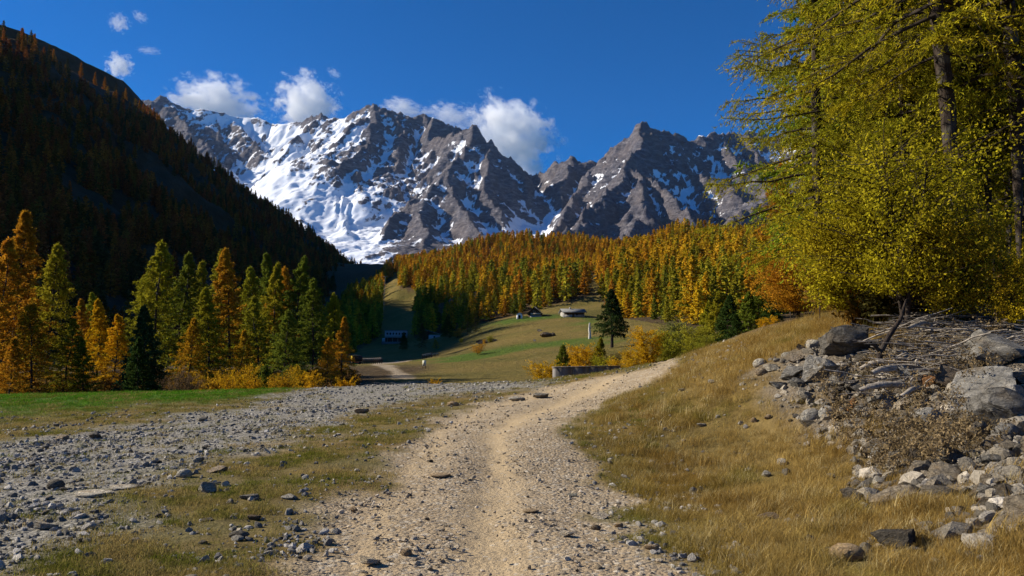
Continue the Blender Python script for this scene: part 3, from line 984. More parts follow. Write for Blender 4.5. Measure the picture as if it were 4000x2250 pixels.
# ------------------------------------------------------------------ TREES
def larch(seed, Ht, cb, R, nb, nt, nl, ls, lw, twood=True, lean=0.0, droop=.25, core=0.0, tsides=7, dense_top=1.0, tw_len=.30, irreg=.35):
    """trunk, branches and needle sprays of one larch; returns (trunk, wood, leaves) as (V, F)"""
    r = np.random.default_rng(seed)
    K = 9
    zt = np.linspace(-.3, Ht, K)
    sx = np.cumsum(r.normal(0, .012 * Ht, K)) * np.linspace(0, 1, K) + lean * (zt / Ht) ** 1.3 * Ht
    sy = np.cumsum(r.normal(0, .010 * Ht, K)) * np.linspace(0, 1, K)
    rb = .0088 * Ht + .02
    TP = np.stack([sx, sy, zt], -1)[None]
    TR = (rb * (1 - np.clip(zt / Ht, 0, 1)) ** .85 + .008)[None]
    TR[0, 0] *= 1.5
    trunk = tubes(TP, TR, tsides)
    u = (np.arange(nb) + r.uniform(0, 1, nb)) / nb
    t = u ** (1.0 / dense_top)
    zb = Ht * (cb + (1 - cb) * t * .985)
    az = np.arange(nb) * 2.39996 + r.normal(0, .5, nb)
    prof = np.minimum(1.0, (1 - t) ** .95 * 1.12 + .03) * (.55 + .45 * np.minimum(1, t * 3.5 + .4))
    L = R * prof * r.uniform(1 - irreg, 1 + irreg * .6, nb)
    bx = np.interp(zb, zt, sx); by = np.interp(zb, zt, sy)
    KB = 6
    uu = np.linspace(0, 1, KB)[None]
    rise = (-.12 + .62 * t + r.normal(0, .09, nb))[:, None]
    rad = L[:, None] * uu
    wob = np.cumsum(r.normal(0, .035, (nb, KB)), 1) * L[:, None]
    dz = L[:, None] * (rise * uu - droop * (1.4 - t[:, None]) * uu ** 2 * 1.3 + droop * 1.25 * uu ** 3.5) + wob * .5
    cx = bx[:, None] + np.cos(az)[:, None] * rad - np.sin(az)[:, None] * wob
    cyy = by[:, None] + np.sin(az)[:, None] * rad + np.cos(az)[:, None] * wob
    BP = np.stack([cx, cyy, zb[:, None] + dz], -1)
    BR = (.0055 * Ht * (.35 + .65 * (L / R)))[:, None] * (1 - uu * .88)
    BR = np.maximum(BR * .55, .004)
    # twigs
    ut = r.uniform(.12, 1.0, (nb, nt)) ** .8
    f = ut * (KB - 1); i0 = np.clip(f.astype(int), 0, KB - 2); ff = (f - i0)[..., None]
    bi = np.arange(nb)[:, None]
    TS = BP[bi, i0] * (1 - ff) + BP[bi, i0 + 1] * ff
    side = np.where(r.random((nb, nt)) < .5, 1, -1)
    ta = az[:, None] + side * r.uniform(.35, 1.25, (nb, nt))
    tl = L[:, None] * tw_len * (1.15 - ut * .75) * r.uniform(.5, 1.3, (nb, nt)) + .03 * R
    td = np.stack([np.cos(ta), np.sin(ta), r.normal(-.25, .30, (nb, nt))], -1)
    KT = 4
    v = np.linspace(0, 1, KT)
    TPt = TS[:, :, None, :] + td[:, :, None, :] * (tl[..., None] * v)[..., None]
    TPt[..., 2] -= (tl[..., None] * v ** 2) * r.uniform(.05, .55, (nb, nt))[..., None]
    TPt = TPt.reshape(-1, KT, 3)
    parts = [tubes(BP, BR, 3)]
    wood = parts[0]
    if twood:
        tr = np.repeat(np.maximum(.0035, .0035 + tl.ravel() * .003)[:, None], KT, 1) * np.linspace(1, .4, KT)[None]
        wood = merge([parts[0], tubes(TPt, tr, 3)])
    # sprays
    m = len(TPt)
    q = r.uniform(0, 1.0, (m, nl)) * (KT - 1)
    j0 = np.clip(q.astype(int), 0, KT - 2); qq = (q - j0)[..., None]
    mi = np.arange(m)[:, None]
    C = TPt[mi, j0] * (1 - qq) + TPt[mi, j0 + 1] * qq
    Dv = TPt[mi, j0 + 1] - TPt[mi, j0]
    Dv = Dv / (np.linalg.norm(Dv, axis=-1, keepdims=True) + 1e-9)
    Dv = (Dv * .7 + r.normal(0, .65, Dv.shape)).reshape(-1, 3)
    C = C.reshape(-1, 3)
    # along the branch itself
    nq = max(2, int(nt * nl * .22))
    q = r.uniform(.18, 1, (nb, nq)) * (KB - 1); j0 = np.clip(q.astype(int), 0, KB - 2); qq = (q - j0)[..., None]
    C2 = (BP[bi, j0] * (1 - qq) + BP[bi, j0 + 1] * qq).reshape(-1, 3)
    D2 = (BP[bi, j0 + 1] - BP[bi, j0]); D2 = D2 / (np.linalg.norm(D2, axis=-1, keepdims=True) + 1e-9)
    D2 = (D2 * .5 + r.normal(0, .7, D2.shape)).reshape(-1, 3)
    C = np.concatenate([C, C2]); Dv = np.concatenate([Dv, D2])
    # leader
    nlead = max(6, nb // 3 * nl // 4)
    tz = r.uniform(.9, 1.0, nlead)
    CL = np.stack([np.interp(tz * Ht, zt, sx), np.interp(tz * Ht, zt, sy), tz * Ht], -1)
    C = np.concatenate([C, CL]); Dv = np.concatenate([Dv, r.normal(0, .5, (nlead, 3)) + np.array([0, 0, .5])])
    leaves = leaf_quads(C, Dv, ls, lw, r)
    return trunk, wood, leaves


class Kind:
    """meshes of one tree, shared by its copies"""
    def __init__(self, nm, trunk, wood, leaves, Ht, mf, mb=None):
        self.H = Ht
        self.trunk = mesh_np(nm + '_trunk', *trunk, True, [mb or M_BARK])
        self.wood = mesh_np(nm + '_branches', *wood, False, [M_TWIG]) if wood is not None else None
        self.fol = mesh_np(nm + '_foliage', *leaves, False, [mf])


def plant(kind, name, loc, h, rz, color, label, cat, group=None, wide=1.0, tilt=(0, 0), fname='foliage'):
    s = h / kind.H
    e = bpy.data.objects.new(name, None)
    e.empty_display_size = .2
    link(e)
    e.location = loc
    e.rotation_euler = (tilt[0], tilt[1], rz)
    e.scale = (s * wide, s * wide, s)
    tag(e, label, cat, group)
    new_obj('trunk', kind.trunk, e)
    if kind.wood is not None:
        new_obj('branches', kind.wood, e)['kind'] = 'stuff'
    new_obj(fname, kind.fol, e, color=color)['kind'] = 'stuff'
    return e


def join_mesh(name, parts_mats, smooth=False):
    Vs, Fs, mi, n = [], [], [], 0
    mats = []
    for k, ((V, Fq), m) in enumerate(parts_mats):
        Vs.append(V); Fs.append(Fq + n); n += len(V); mi.append(np.full(len(Fq), k)); mats.append(m)
    return mesh_np(name, np.concatenate(Vs), np.concatenate(Fs), smooth, mats, np.concatenate(mi))


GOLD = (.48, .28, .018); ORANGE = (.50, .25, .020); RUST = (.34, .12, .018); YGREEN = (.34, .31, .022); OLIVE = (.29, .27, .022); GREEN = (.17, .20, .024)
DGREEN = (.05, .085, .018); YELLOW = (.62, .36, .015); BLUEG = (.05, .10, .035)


def cjit(c, a=.15):
    k = random.uniform(1 - a, 1 + a); h = random.uniform(1 - a * .5, 1 + a * .5)
    return (c[0] * k, c[1] * k * h, c[2] * k)


# --- belt of larches on the left, 60 to 85 m away
MIDK = []
for i in range(6):
    T_, W_, L_ = larch(200 + i, 17, [.10, .16, .08, .22, .12, .14][i], [3.1, 3.6, 3.0, 3.3, 3.9, 3.3][i], [120, 105, 130, 95, 110, 120][i], 11, 9, .26, .085, False,
                       [0, .02, -.02, .03, 0, -.015][i], .22, tsides=6, dense_top=1.15)
    MIDK.append(Kind('belt_larch', T_, W_, L_, 17, M_FOL))
BELT = [
    (48, 530, 60, ORANGE, 0, 'tall orange larch at the left edge of the tree belt, topping all its neighbours'),
    (-10, 600, 56, ORANGE, 3, 'orange larch cut by the picture edge, left of the tallest larch'),
    (132, 612, 64, YGREEN, 1, 'tall yellow-green larch just right of the tallest orange one'),
    (90, 760, 55, GOLD, 4, 'lower golden larch in front of the tallest orange larch'),
    (205, 752, 76, ORANGE, 2, 'short orange larch in the dip between the tall groups'),
    (232, 735, 90, OLIVE, 5, 'small olive larch behind the orange one in the dip of the belt'),
    (250, 752, 68, YELLOW, 2, 'bright golden larch in the dip of the belt'),
    (290, 790, 66, YELLOW, 4, 'bright yellow broad larch right of the golden one in the dip'),
    (165, 800, 58, OLIVE, 3, 'dull olive larch low under the yellow-green tall one'),
    (402, 607, 68, YGREEN, 4, 'tall green-yellow larch with a long branch pointing left from its top'),
    (375, 690, 74, OLIVE, 1, 'olive larch behind the tall green-yellow one'),
    (452, 636, 70, GREEN, 3, 'dark irregular larch with a crooked open top and bare trunk'),
    (512, 655, 76, OLIVE, 0, 'olive larch right of the crooked topped one'),
    (535, 725, 66, YGREEN, 5, 'lower yellow-green larch in front of the olive ones'),
    (560, 628, 84, OLIVE, 2, 'slim olive larch behind the orange one'),
    (588, 628, 70, ORANGE, 5, 'orange larch standing among green ones in the middle of the belt'),
    (628, 672, 80, OLIVE, 1, 'olive larch right of the orange one in the middle'),
    (672, 638, 86, GREEN, 0, 'green larch behind the dense clump right of the belt middle'),
    (695, 660, 74, YGREEN, 2, 'yellow-green larch in the dense clump'),
    (718, 672, 82, ORANGE, 4, 'faded orange larch tucked between two green ones'),
    (742, 645, 74, GREEN, 5, 'dark green larch at the right end of the dense clump'),
    (660, 745, 64, OLIVE, 3, 'low olive larch in front of the dense clump'),
    (720, 780, 62, GREEN, 4, 'low dark green larch at the foot of the dense clump'),
    (790, 702, 72, GREEN, 1, 'thin dark green larch with its bare trunk showing, apart from the clump'),
    (842, 737, 84, YGREEN, 2, 'yellow-green larch near the right end of the belt'),
    (860, 797, 70, ORANGE, 0, 'short glowing orange larch, last of the belt on the right'),
    (480, 800, 60, GOLD, 1, 'low golden larch at the foot of the crooked one'),
    (600, 830, 60, GOLD, 3, 'low brownish golden larch under the middle of the belt'),
    (30, 850, 50, ORANGE, 1, 'low orange larch in the shade at the left edge of the belt'),
    (215, 850, 58, OLIVE, 0, 'low olive larch at the foot of the dip in the belt'),
    (830, 850, 62, ORANGE, 4, 'bushy orange brown larch below the last ones of the belt'),
]
for i, (px, py, D, c, k, lab) in enumerate(BELT):
    x, y, zt = W(px, py, D)
    z = HZ(x, y) - .1
    h = zt - z
    if h < 2: continue
    plant(MIDK[k], 'larch_tree', (x, y, z), h, random.uniform(0, 6.28), cjit(c, .1), lab, 'larch', 'larches of the belt on the left', wide=1.12 if h > 11 else 1.3)
# small blue green spruce in the belt
T_, W_, L_ = larch(300, 9, .04, 2.3, 120, 9, 8, .22, .09, False, 0, .12, tsides=5, tw_len=.34, irreg=.15)
SPR = Kind('young_spruce', T_, W_, L_, 9, M_FOL)
for (px, py, D, hh, c, lab) in [(368, 770, 58, 0, BLUEG, 'dense dark blue-green young spruce in front of the belt'), (350, 850, 56, 0, DGREEN, 'small dark spruce left of the blue-green young one'),
                               (664, 918, 52, 0, GREEN, 'little green spruce sapling between the yellow shrubs'), (742, 918, 52, 0, OLIVE, 'thin olive spruce sapling beside the brightest yellow shrub')]:
    x, y, zt = W(px, py, D); z = HZ(x, y) - .05
    plant(SPR, 'spruce_tree', (x, y, z), zt - z, random.uniform(0, 6), c, lab, 'spruce')

# --- shrubs with small leaves
def shrub(seed, Ht, R, stems, nb, nleaf, ls, lw, top=.75, spread=.5, base_clear=.08, trunk_r=.02, egg=.55):
    r = np.random.default_rng(seed)
    K = 6
    v = np.linspace(0, 1, K)
    az = r.uniform(0, 6.28, stems); ln = r.uniform(.75, 1, stems) * Ht * .92
    sp = spread * R * r.uniform(.2, 1, stems)
    SP = np.stack([np.cos(az)[:, None] * sp[:, None] * v ** 1.2, np.sin(az)[:, None] * sp[:, None] * v ** 1.2, ln[:, None] * v - .05], -1)
    SP[..., :2] += np.cumsum(r.normal(0, .02 * Ht, (stems, K, 2)), 1) * v[None, :, None]
    SR = trunk_r * r.uniform(.6, 1.1, stems)[:, None] * (1 - .85 * v)[None]
    trunk = tubes(SP, SR, 5)
    si = r.integers(0, stems, nb)
    ub = r.uniform(.18, .97, nb); f = ub * (K - 1); i0 = f.astype(int); ff = (f - i0)[:, None]
    BS = SP[si, i0] * (1 - ff) + SP[si, np.minimum(i0 + 1, K - 1)] * ff
    ba = az[si] + r.normal(0, 1.3, nb)
    hh = BS[:, 2] / Ht
    prof = np.sqrt(np.clip(1 - ((hh - egg) / (.62)) ** 2, .05, 1))
    bl = R * prof * r.uniform(.30, 1.12, nb)
    kv = np.linspace(0, 1, 5)
    up = r.uniform(.2, .9, nb)
    BP = BS[:, None, :] + np.stack([np.cos(ba)[:, None] * bl[:, None] * kv, np.sin(ba)[:, None] * bl[:, None] * kv, (bl * up)[:, None] * kv * (1 - .3 * kv)], -1)
    BP += np.cumsum(r.normal(0, .03 * R, BP.shape), 1) * kv[None, :, None]
    BR = np.maximum(trunk_r * .28 * (1 - .8 * kv)[None] * np.ones((nb, 1)), .002)
    wood = tubes(BP, BR, 3)
    q = r.uniform(.2, 1, (nb, nleaf)) * 4; j0 = np.clip(q.astype(int), 0, 3); qq = (q - j0)[..., None]
    bi = np.arange(nb)[:, None]
    C = BP[bi, j0] * (1 - qq) + BP[bi, j0 + 1] * qq
    C = C + r.normal(0, .045 * R, C.shape) * (.6 + .9 * r.random((nb, 1, 1)))
    C = C.reshape(-1, 3)
    keep = C[:, 2] > base_clear * Ht
    C = C[keep]
    leaves = leaf_quads(C, r.normal(0, 1, (len(C), 3)) + np.array([0, 0, -.2]), ls, lw, r)
    return trunk, wood, leaves


SHK = []
for i in range(4):
    T_, W_, L_ = shrub(400 + i, 3, [1.1, 1.5, 1.0, 1.3][i], [4, 7, 2, 5][i], 120, 34, .07, .05, egg=[.5, .4, .5, .45][i])
    SHK.append(Kind('yellow_shrub', T_, W_, L_, 3, M_LEAF))
SHRUBS = [
    (524, 952, 936, 46, GOLD, 1, 'low ochre shrub, first of the yellow shrubs along the green grass'),
    (556, 955, 905, 46, GOLD, 0, 'slim golden bush with a pointed top at the edge of the tree belt'),
    (586, 956, 928, 45, YELLOW, 1, 'rounded bright yellow shrub low at the grass edge'),
    (615, 955, 918, 46, YELLOW, 3, 'wide yellow-orange shrub beside the rounded bright one'),
    (640, 954, 924, 47, GOLD, 2, 'dull golden shrub left of the little spruce'),
    (702, 951, 914, 48, GOLD, 0, 'golden bush right of the little spruce'),
    (725, 951, 922, 48, GOLD, 3, 'rusty yellow shrub between golden bush and thin sapling'),
    (775, 950, 908, 47, YELLOW, 0, 'brightest yellow shrub, last of the row at the grass edge'),
    (435, 965, 935, 42, (.16, .10, .055), 1, 'wide brown seed-headed shrub at the foot of the belt'),
    (478, 962, 938, 42, (.17, .11, .06), 1, 'brown dried shrub beside the wide seed-headed one'),
    (875, 945, 928, 50, YELLOW, 2, 'tiny yellow shrub with bare twigs at the valley track'),
    (1093, 953, 938, 48, YELLOW, 2, 'tiny yellow sapling at the edge of the gravel crest'),
]
for px, pb, pt, D, c, k, lab in SHRUBS:
    x, y, zb = W(px, pb, D); z = HZ(x, y) - .05
    h = max(W(px, pt, D)[2] - z, .5)
    plant(SHK[k], 'leafy_shrub', (x, y, z), h, random.uniform(0, 6), cjit(c, .08), lab, 'shrub', wide=.62, fname='leaves')

# --- group behind the concrete wall and right meadow edge
T_, W_, L_ = shrub(450, 7, 2.0, 3, 210, 44, .115, .08, egg=.55, base_clear=.15, trunk_r=.05)
BIR = Kind('yellow_birch', T_, W_, L_, 7, M_LEAF)
T_, W_, L_ = shrub(451, 7, 2.3, 5, 210, 40, .11, .075, egg=.6, base_clear=.15, trunk_r=.05)
WIL = Kind('grey_willow', T_, W_, L_, 7, M_LEAF)
RIGHTG = [
    (BIR, 1378, 893, 52, YELLOW, 'birch_tree', 'small bright yellow birch at the left end of the concrete wall', 'birch', 1.3),
    (SPR, 1412, 868, 54, GREEN, 'spruce_tree', 'little green spruce behind the left end of the concrete wall', 'spruce', 1.2),
    (BIR, 1468, 850, 58, YELLOW, 'birch_tree', 'golden yellow birch behind the middle of the concrete wall', 'birch', 1.2),
    (BIR, 1440, 872, 60, GOLD, 'birch_tree', 'dull golden birch between little spruce and golden birch', 'birch', 1.1),
    (SPR, 1505, 850, 58, OLIVE, 'spruce_tree', 'olive young conifer right of the golden birch behind the wall', 'spruce', 1.2),
    (WIL, 1545, 875, 56, (.20, .15, .04), 'willow_tree', 'brownish thin willow behind the right end of the concrete wall', 'willow', 1.1),
    (BIR, 1590, 860, 52, YELLOW, 'birch_tree', 'yellow birch leaning beside the large bright one', 'birch', .9),
    (BIR, 1632, 805, 55, YELLOW, 'birch_tree', 'large bright yellow birch right of the dark stone pine', 'birch', 1.1),
    (WIL, 1715, 792, 58, (.17, .18, .05), 'willow_tree', 'grey-green willow right of the large yellow birch', 'willow', 1.25),
    (WIL, 1668, 830, 62, OLIVE, 'willow_tree', 'olive willow between the yellow birch and the grey-green willow', 'willow', 1.1),
    (SPR, 1775, 760, 60, YGREEN, 'spruce_tree', 'yellow-green young conifer right of the grey-green willow', 'spruce', 1.1),
    (SPR, 1828, 742, 52, DGREEN, 'spruce_tree', 'dark green young conifer in front of the wooded slope', 'spruce', 1.3),
    (SPR, 1880, 735, 50, GREEN, 'spruce_tree', 'green young conifer left of the orange brushy larch', 'spruce', 1.35),
    (WIL, 1690, 815, 54, (.34, .32, .03), 'willow_tree', 'yellow-green willow in front of the grey-green one', 'willow', 1.2),
    (BIR, 1745, 800, 52, (.36, .33, .03), 'birch_tree', 'yellow-green birch at the left of the conifer thicket', 'birch', 1.1),
    (SPR, 1800, 735, 57, YGREEN, 'spruce_tree', 'tall yellow-green conifer in the middle of the thicket', 'spruce', 1.1),
    (SPR, 1905, 720, 52, GREEN, 'spruce_tree', 'tall green conifer near the right end of the thicket', 'spruce', 1.2),
    (SPR, 1945, 740, 46, DGREEN, 'spruce_tree', 'dark conifer next to the slender near larch', 'spruce', 1.3),
    (BIR, 1930, 800, 42, YELLOW, 'birch_tree', 'low golden birch at the right end of the thicket', 'birch', 1.2),
    (WIL, 1780, 830, 48, (.30, .30, .03), 'willow_tree', 'low olive willow at the foot of the thicket', 'willow', 1.3),
    (BIR, 1560, 885, 50, YELLOW, 'birch_tree', 'small yellow birch at the right end of the concrete wall', 'birch', 1.1),
    (WIL, 1520, 880, 52, YGREEN, 'willow_tree', 'yellow-green willow above the concrete wall', 'willow', 1.1),
    (SPR, 1855, 790, 45, DGREEN, 'spruce_tree', 'low very dark conifer between the two green ones', 'spruce', 1.5),
]
for K_, px, pt, D, c, nm, lab, cat, wd in RIGHTG:
    x, y, zt = W(px, pt, D); z = HZ(x, y) - .1
    plant(K_, nm, (x, y, z), max(zt - z, 1.5), random.uniform(0, 6), cjit(c, .08), lab, cat, wide=wd, fname='leaves' if K_ in (BIR, WIL) else 'foliage')
# the dark stone pine
T_, W_, L_ = larch(320, 14, .24, 4.4, 120, 12, 14, .34, .11, False, 0, .05, tsides=7, tw_len=.36, irreg=.2)
T_ = tubes(np.array([[[0, 0, -.3], [.1, 0, 3], [0, .1, 7], [0, 0, 13.5]]], float), np.array([[.42, .32, .22, .04]]), 9)
PINE = Kind('stone_pine', T_, W_, L_, 14, M_FOL)
x, y, zt = W(1538, 728, 120); z = HZ(x, y)
z = G(1545, 862)[2] if False else z
plant(PINE, 'pine_tree', (x, y, z), zt - z, 1.0, (.040, .065, .018), 'dark green broad stone pine standing on the meadow right of the stone hut', 'pine', wide=1.0)

# --- hillside forest: far larches
def far_larch(seed, mf, wide=1.0, n=52, lf=16, ls=1.05, lw=.52):
    r = np.random.default_rng(seed)
    Ht = 18.0
    nb = int(n * 1.3)
    t = (np.arange(nb) + r.uniform(0, 1, nb)) / nb
    zb = Ht * (.07 + .93 * t)
    az = np.arange(nb) * 2.4 + r.normal(0, .4, nb)
    L = 2.9 * wide * np.minimum(1, (1 - t) ** .7 * 1.1 + .05) * r.uniform(.7, 1.15, nb)
    q = r.uniform(.15, 1, (nb, lf))
    C = np.stack([np.cos(az)[:, None] * L[:, None] * q, np.sin(az)[:, None] * L[:, None] * q, zb[:, None] + L[:, None] * q * (t[:, None] * .5 - .12) + r.normal(0, .18, (nb, lf))], -1)
    Dv = np.stack([np.cos(az)[:, None] + 0 * q, np.sin(az)[:, None] + 0 * q, -.2 + 0 * q], -1) + r.normal(0, .55, (nb, lf, 3))
    S = np.clip(1.15 - t * .55, .4, 1)[:, None] * np.ones((1, lf))
    lv = leaf_quads((C - Dv * .3).reshape(-1, 3), Dv.reshape(-1, 3), (ls * S).ravel(), (lw * S).ravel(), r)
    tr = tubes(np.array([[[0, 0, -.5], [0, 0, 8], [0, 0, 17]]], float), np.array([[.26, .17, .03]]), 5)
    return join_mesh('far_larch', [(tr, M_TWIG), (lv, mf)])


FARK = [far_larch(500 + i, M_FOL, [1, .85, 1.2, 1.05][i]) for i in range(4)]
FARI = [far_larch(500 + i, M_FOLI, [1, .85, 1.2, 1.05][i], 34, 9, 1.6, .85) for i in range(4)]


def gn_scatter(name, P, R, S, idx, tintc, protos, label, kind='stuff'):
    P = np.asarray(P, np.float32).reshape(-1, 3)
    me = bpy.data.meshes.new(name)
    me.vertices.add(len(P)); me.vertices.foreach_set('co', P.ravel())
    a = me.attributes.new('rot', 'FLOAT_VECTOR', 'POINT'); a.data.foreach_set('vector', np.ascontiguousarray(R, np.float32).ravel())
    S = np.asarray(S, np.float32)
    if S.ndim == 1: S = np.repeat(S[:, None], 3, 1)
    a = me.attributes.new('scl', 'FLOAT_VECTOR', 'POINT'); a.data.foreach_set('vector', np.ascontiguousarray(S).ravel())
    a = me.attributes.new('pick', 'INT', 'POINT'); a.data.foreach_set('value', np.ascontiguousarray(idx, np.int32).ravel())
    a = me.attributes.new('tint', 'FLOAT_COLOR', 'POINT')
    T = np.concatenate([np.asarray(tintc, np.float32), np.ones((len(P), 1), np.float32)], 1)
    a.data.foreach_set('color', np.ascontiguousarray(T).ravel())
    c = bpy.data.collections.new(name + '_kinds')
    for i, m in enumerate(protos):
        o = bpy.data.objects.new('%s_kind_%02d' % (name, i), m)
        c.objects.link(o)
    ob = new_obj(name, me)
    ng = bpy.data.node_groups.new(name, 'GeometryNodeTree')
    ng.interface.new_socket('Geometry', in_out='INPUT', socket_type='NodeSocketGeometry')
    ng.interface.new_socket('Geometry', in_out='OUTPUT', socket_type='NodeSocketGeometry')
    N = ng.nodes
    gi = N.new('NodeGroupInput'); go = N.new('NodeGroupOutput')
    iop = N.new('GeometryNodeInstanceOnPoints')
    ci = N.new('GeometryNodeCollectionInfo')
    ci.inputs['Collection'].default_value = c
    ci.inputs['Separate Children'].default_value = True
    ci.inputs['Reset Children'].default_value = True

    def na(nm, dt):
        n = N.new('GeometryNodeInputNamedAttribute'); n.data_type = dt; n.inputs['Name'].default_value = nm
        return n.outputs[0]
    e2r = N.new('FunctionNodeEulerToRotation')
    ng.links.new(na('rot', 'FLOAT_VECTOR'), e2r.inputs[0])
    ng.links.new(gi.outputs[0], iop.inputs['Points'])
    ng.links.new(ci.outputs[0], iop.inputs['Instance'])
    iop.inputs['Pick Instance'].default_value = True
    ng.links.new(na('pick', 'INT'), iop.inputs['Instance Index'])
    ng.links.new(e2r.outputs[0], iop.inputs['Rotation'])
    ng.links.new(na('scl', 'FLOAT_VECTOR'), iop.inputs['Scale'])
    ng.links.new(iop.outputs[0], go.inputs[0])
    md = ob.modifiers.new('scatter', 'NODES'); md.node_group = ng
    tag(ob, label, kind=kind)
    return ob


def hill_points():
    r = np.random.default_rng(5)
    sp = 5.6
    xs, ys = np.meshgrid(np.arange(-420, 620, sp), np.arange(150, 1150, sp))
    x = (xs + r.uniform(-.48, .48, xs.shape) * sp).ravel(); y = (ys + r.uniform(-.48, .48, xs.shape) * sp).ravel()
    z = H(x, y, False)
    px, py = proj(x, y, z)
    m = forest_mask(x, y, px, py) > .5
    m &= (px > -100) & (px < 2750) & (y / np.maximum(np.abs(x), 1) > .5)
    # keep off the left slope sheet
    bx = np.interp(y, [q[1] for q in baseA], [q[0] for q in baseA])
    m &= x > bx - 30
    m &= fbm(x / 45, y / 45, 3, 311) > -.42
    return x[m], y[m], z[m], px[m], py[m]


hx, hy, hz, hpx, hpy = hill_points()
r_ = np.random.default_rng(6)
hn = fbm(hx / 50, hy / 50, 3, 321) + r_.normal(0, .55, len(hx))
CL = np.array([(.52, .27, .020), (.54, .33, .022), (.42, .19, .020), (.32, .27, .025), (.18, .19, .025), (.58, .39, .022)])


def hill_color(px, py, y, n):
    """rust and orange high up on the left knoll, golden on the right hill, olive low down"""
    k = len(px)
    w = np.zeros((k, 6))
    right = sstep(1500, 1650, px)
    low = sstep(690, 770, py)
    w[:, 0] = 1.0 - .4 * low
    w[:, 1] = .5 + .6 * right
    w[:, 2] = .8 * (1 - right) * (1 - low) + .1
    w[:, 3] = .4 + .9 * low
    w[:, 4] = .08 + .7 * low * (1 - .3 * right) + .15 * (1 - right)
    w[:, 5] = .5 * right
    w /= w.sum(1, keepdims=True)
    cw = np.cumsum(w, 1)
    u = np.clip(.5 + n * .33, .001, .999)
    order = u
    idx = (order[:, None] > cw).sum(1)
    return CL[np.clip(idx, 0, 5)]


# shuffle the order so that every kind occurs with every patch value
hc = np.array([1.12, 1.18, 1.1]) * hill_color(hpx, hpy, hy, r_.normal(0, 1, len(hx)) * .9 + hn * .4) * r_.uniform(.75, 1.2, (len(hx), 1))
hs = r_.uniform(.38, .92, len(hx)) * np.where(hy > 600, .95, 1.0) * np.where(hpy > 760, .85, 1)
vis = (hpx > 960) & (hpx < 2060) & (hpy < 860) & (hpy > 560)
order = np.argsort(np.where(vis, hy, 1e9))[:290]
sel = np.zeros(len(hx), bool); sel[order] = True
zone_words = [(1100, 'at the left end of the wooded knoll'), (1200, 'on the wooded knoll above the ski meadow'), (1320, 'in the wood behind the white shrine'), (1420, 'in the wood behind the gabled chalet'),
              (1530, 'beside the clearing above the stone hut'), (1650, 'on the slope behind the dark stone pine'), (1780, 'above the grey-green willow'), (3000, 'behind the large near larches')]


def colour_word(c):
    r, g, b = c
    q = g / r * .95
    r = r / 1.12
    return 'green' if q > .95 else 'olive yellow' if q > .68 else 'golden' if q > .52 else 'bright orange' if r > .38 and q > .42 else 'orange' if q > .34 else 'rust red'


for i in np.nonzero(sel)[0]:
    o = new_obj('hillside_larch', FARK[i % 4], None, (hx[i], hy[i], hz[i] - .3), (0, 0, r_.uniform(0, 6.28)), (hs[i] * r_.uniform(.9, 1.5),) * 2 + (hs[i],), tuple(hc[i]))
    zw = next(w for a, w in zone_words if hpx[i] < a)
    hw_ = 'low down ' if hy[i] < 330 else 'midway ' if hy[i] < 430 else 'high up '
    tag(o, '%s%s larch %s%s' % ('tall ' if hs[i] > .75 else 'small ' if hs[i] < .55 else '', colour_word(hc[i]), hw_, zw), 'larch', 'larches of the hillside wood')
ns = ~sel
k = ns.sum()
gn_scatter('hillside_larch_wood', np.stack([hx[ns], hy[ns], hz[ns] - .3], -1), np.stack([0 * hx[ns], 0 * hx[ns], r_.uniform(0, 6.28, k)], -1), np.stack([hs[ns] * r_.uniform(.85, 1.5, k)] * 2 + [hs[ns]], -1), r_.integers(0, 4, k), hc[ns], FARI, 'orange and golden larch wood on the far hillside')

# larches of the shaded mountain side
nt_, nu_ = SA.shape[:2]
k = 24000
ti = r_.uniform(0, nt_ - 1.01, k); ui = r_.uniform(0, 1, k) ** .8
u0 = np.searchsorted(uA, 0.0)
ui = u0 - 1 + ui * (nu_ - u0 - 2)
a, b = ti.astype(int), ui.astype(int)
Q = SA[a, b] + (SA[a + 1, b] - SA[a, b]) * (ti - a)[:, None] + (SA[a, b + 1] - SA[a, b]) * (ui - b)[:, None]
keep = (fbm(Q[:, 1] / 90, Q[:, 2] / 60, 3, 401) > -.35) & (Q[:, 1] > 150)
# fewer trees where the crest runs down to the snow mountains
keep &= r_.uniform(0, 1, k) < 1.15 - sstep(1100, 1500, Q[:, 1]) * .3
Q = Q[keep]; k = len(Q)
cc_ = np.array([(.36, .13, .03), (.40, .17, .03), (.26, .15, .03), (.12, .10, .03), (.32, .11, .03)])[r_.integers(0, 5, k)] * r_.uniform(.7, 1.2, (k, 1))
gn_scatter('shaded_mountain_wood', Q - [0, 0, .5], np.stack([0 * Q[:, 0], 0 * Q[:, 0], r_.uniform(0, 6.28, k)], -1), r_.uniform(.6, 1.2, k), r_.integers(0, 4, k), cc_, FARI, 'larch wood on the shaded mountain side')
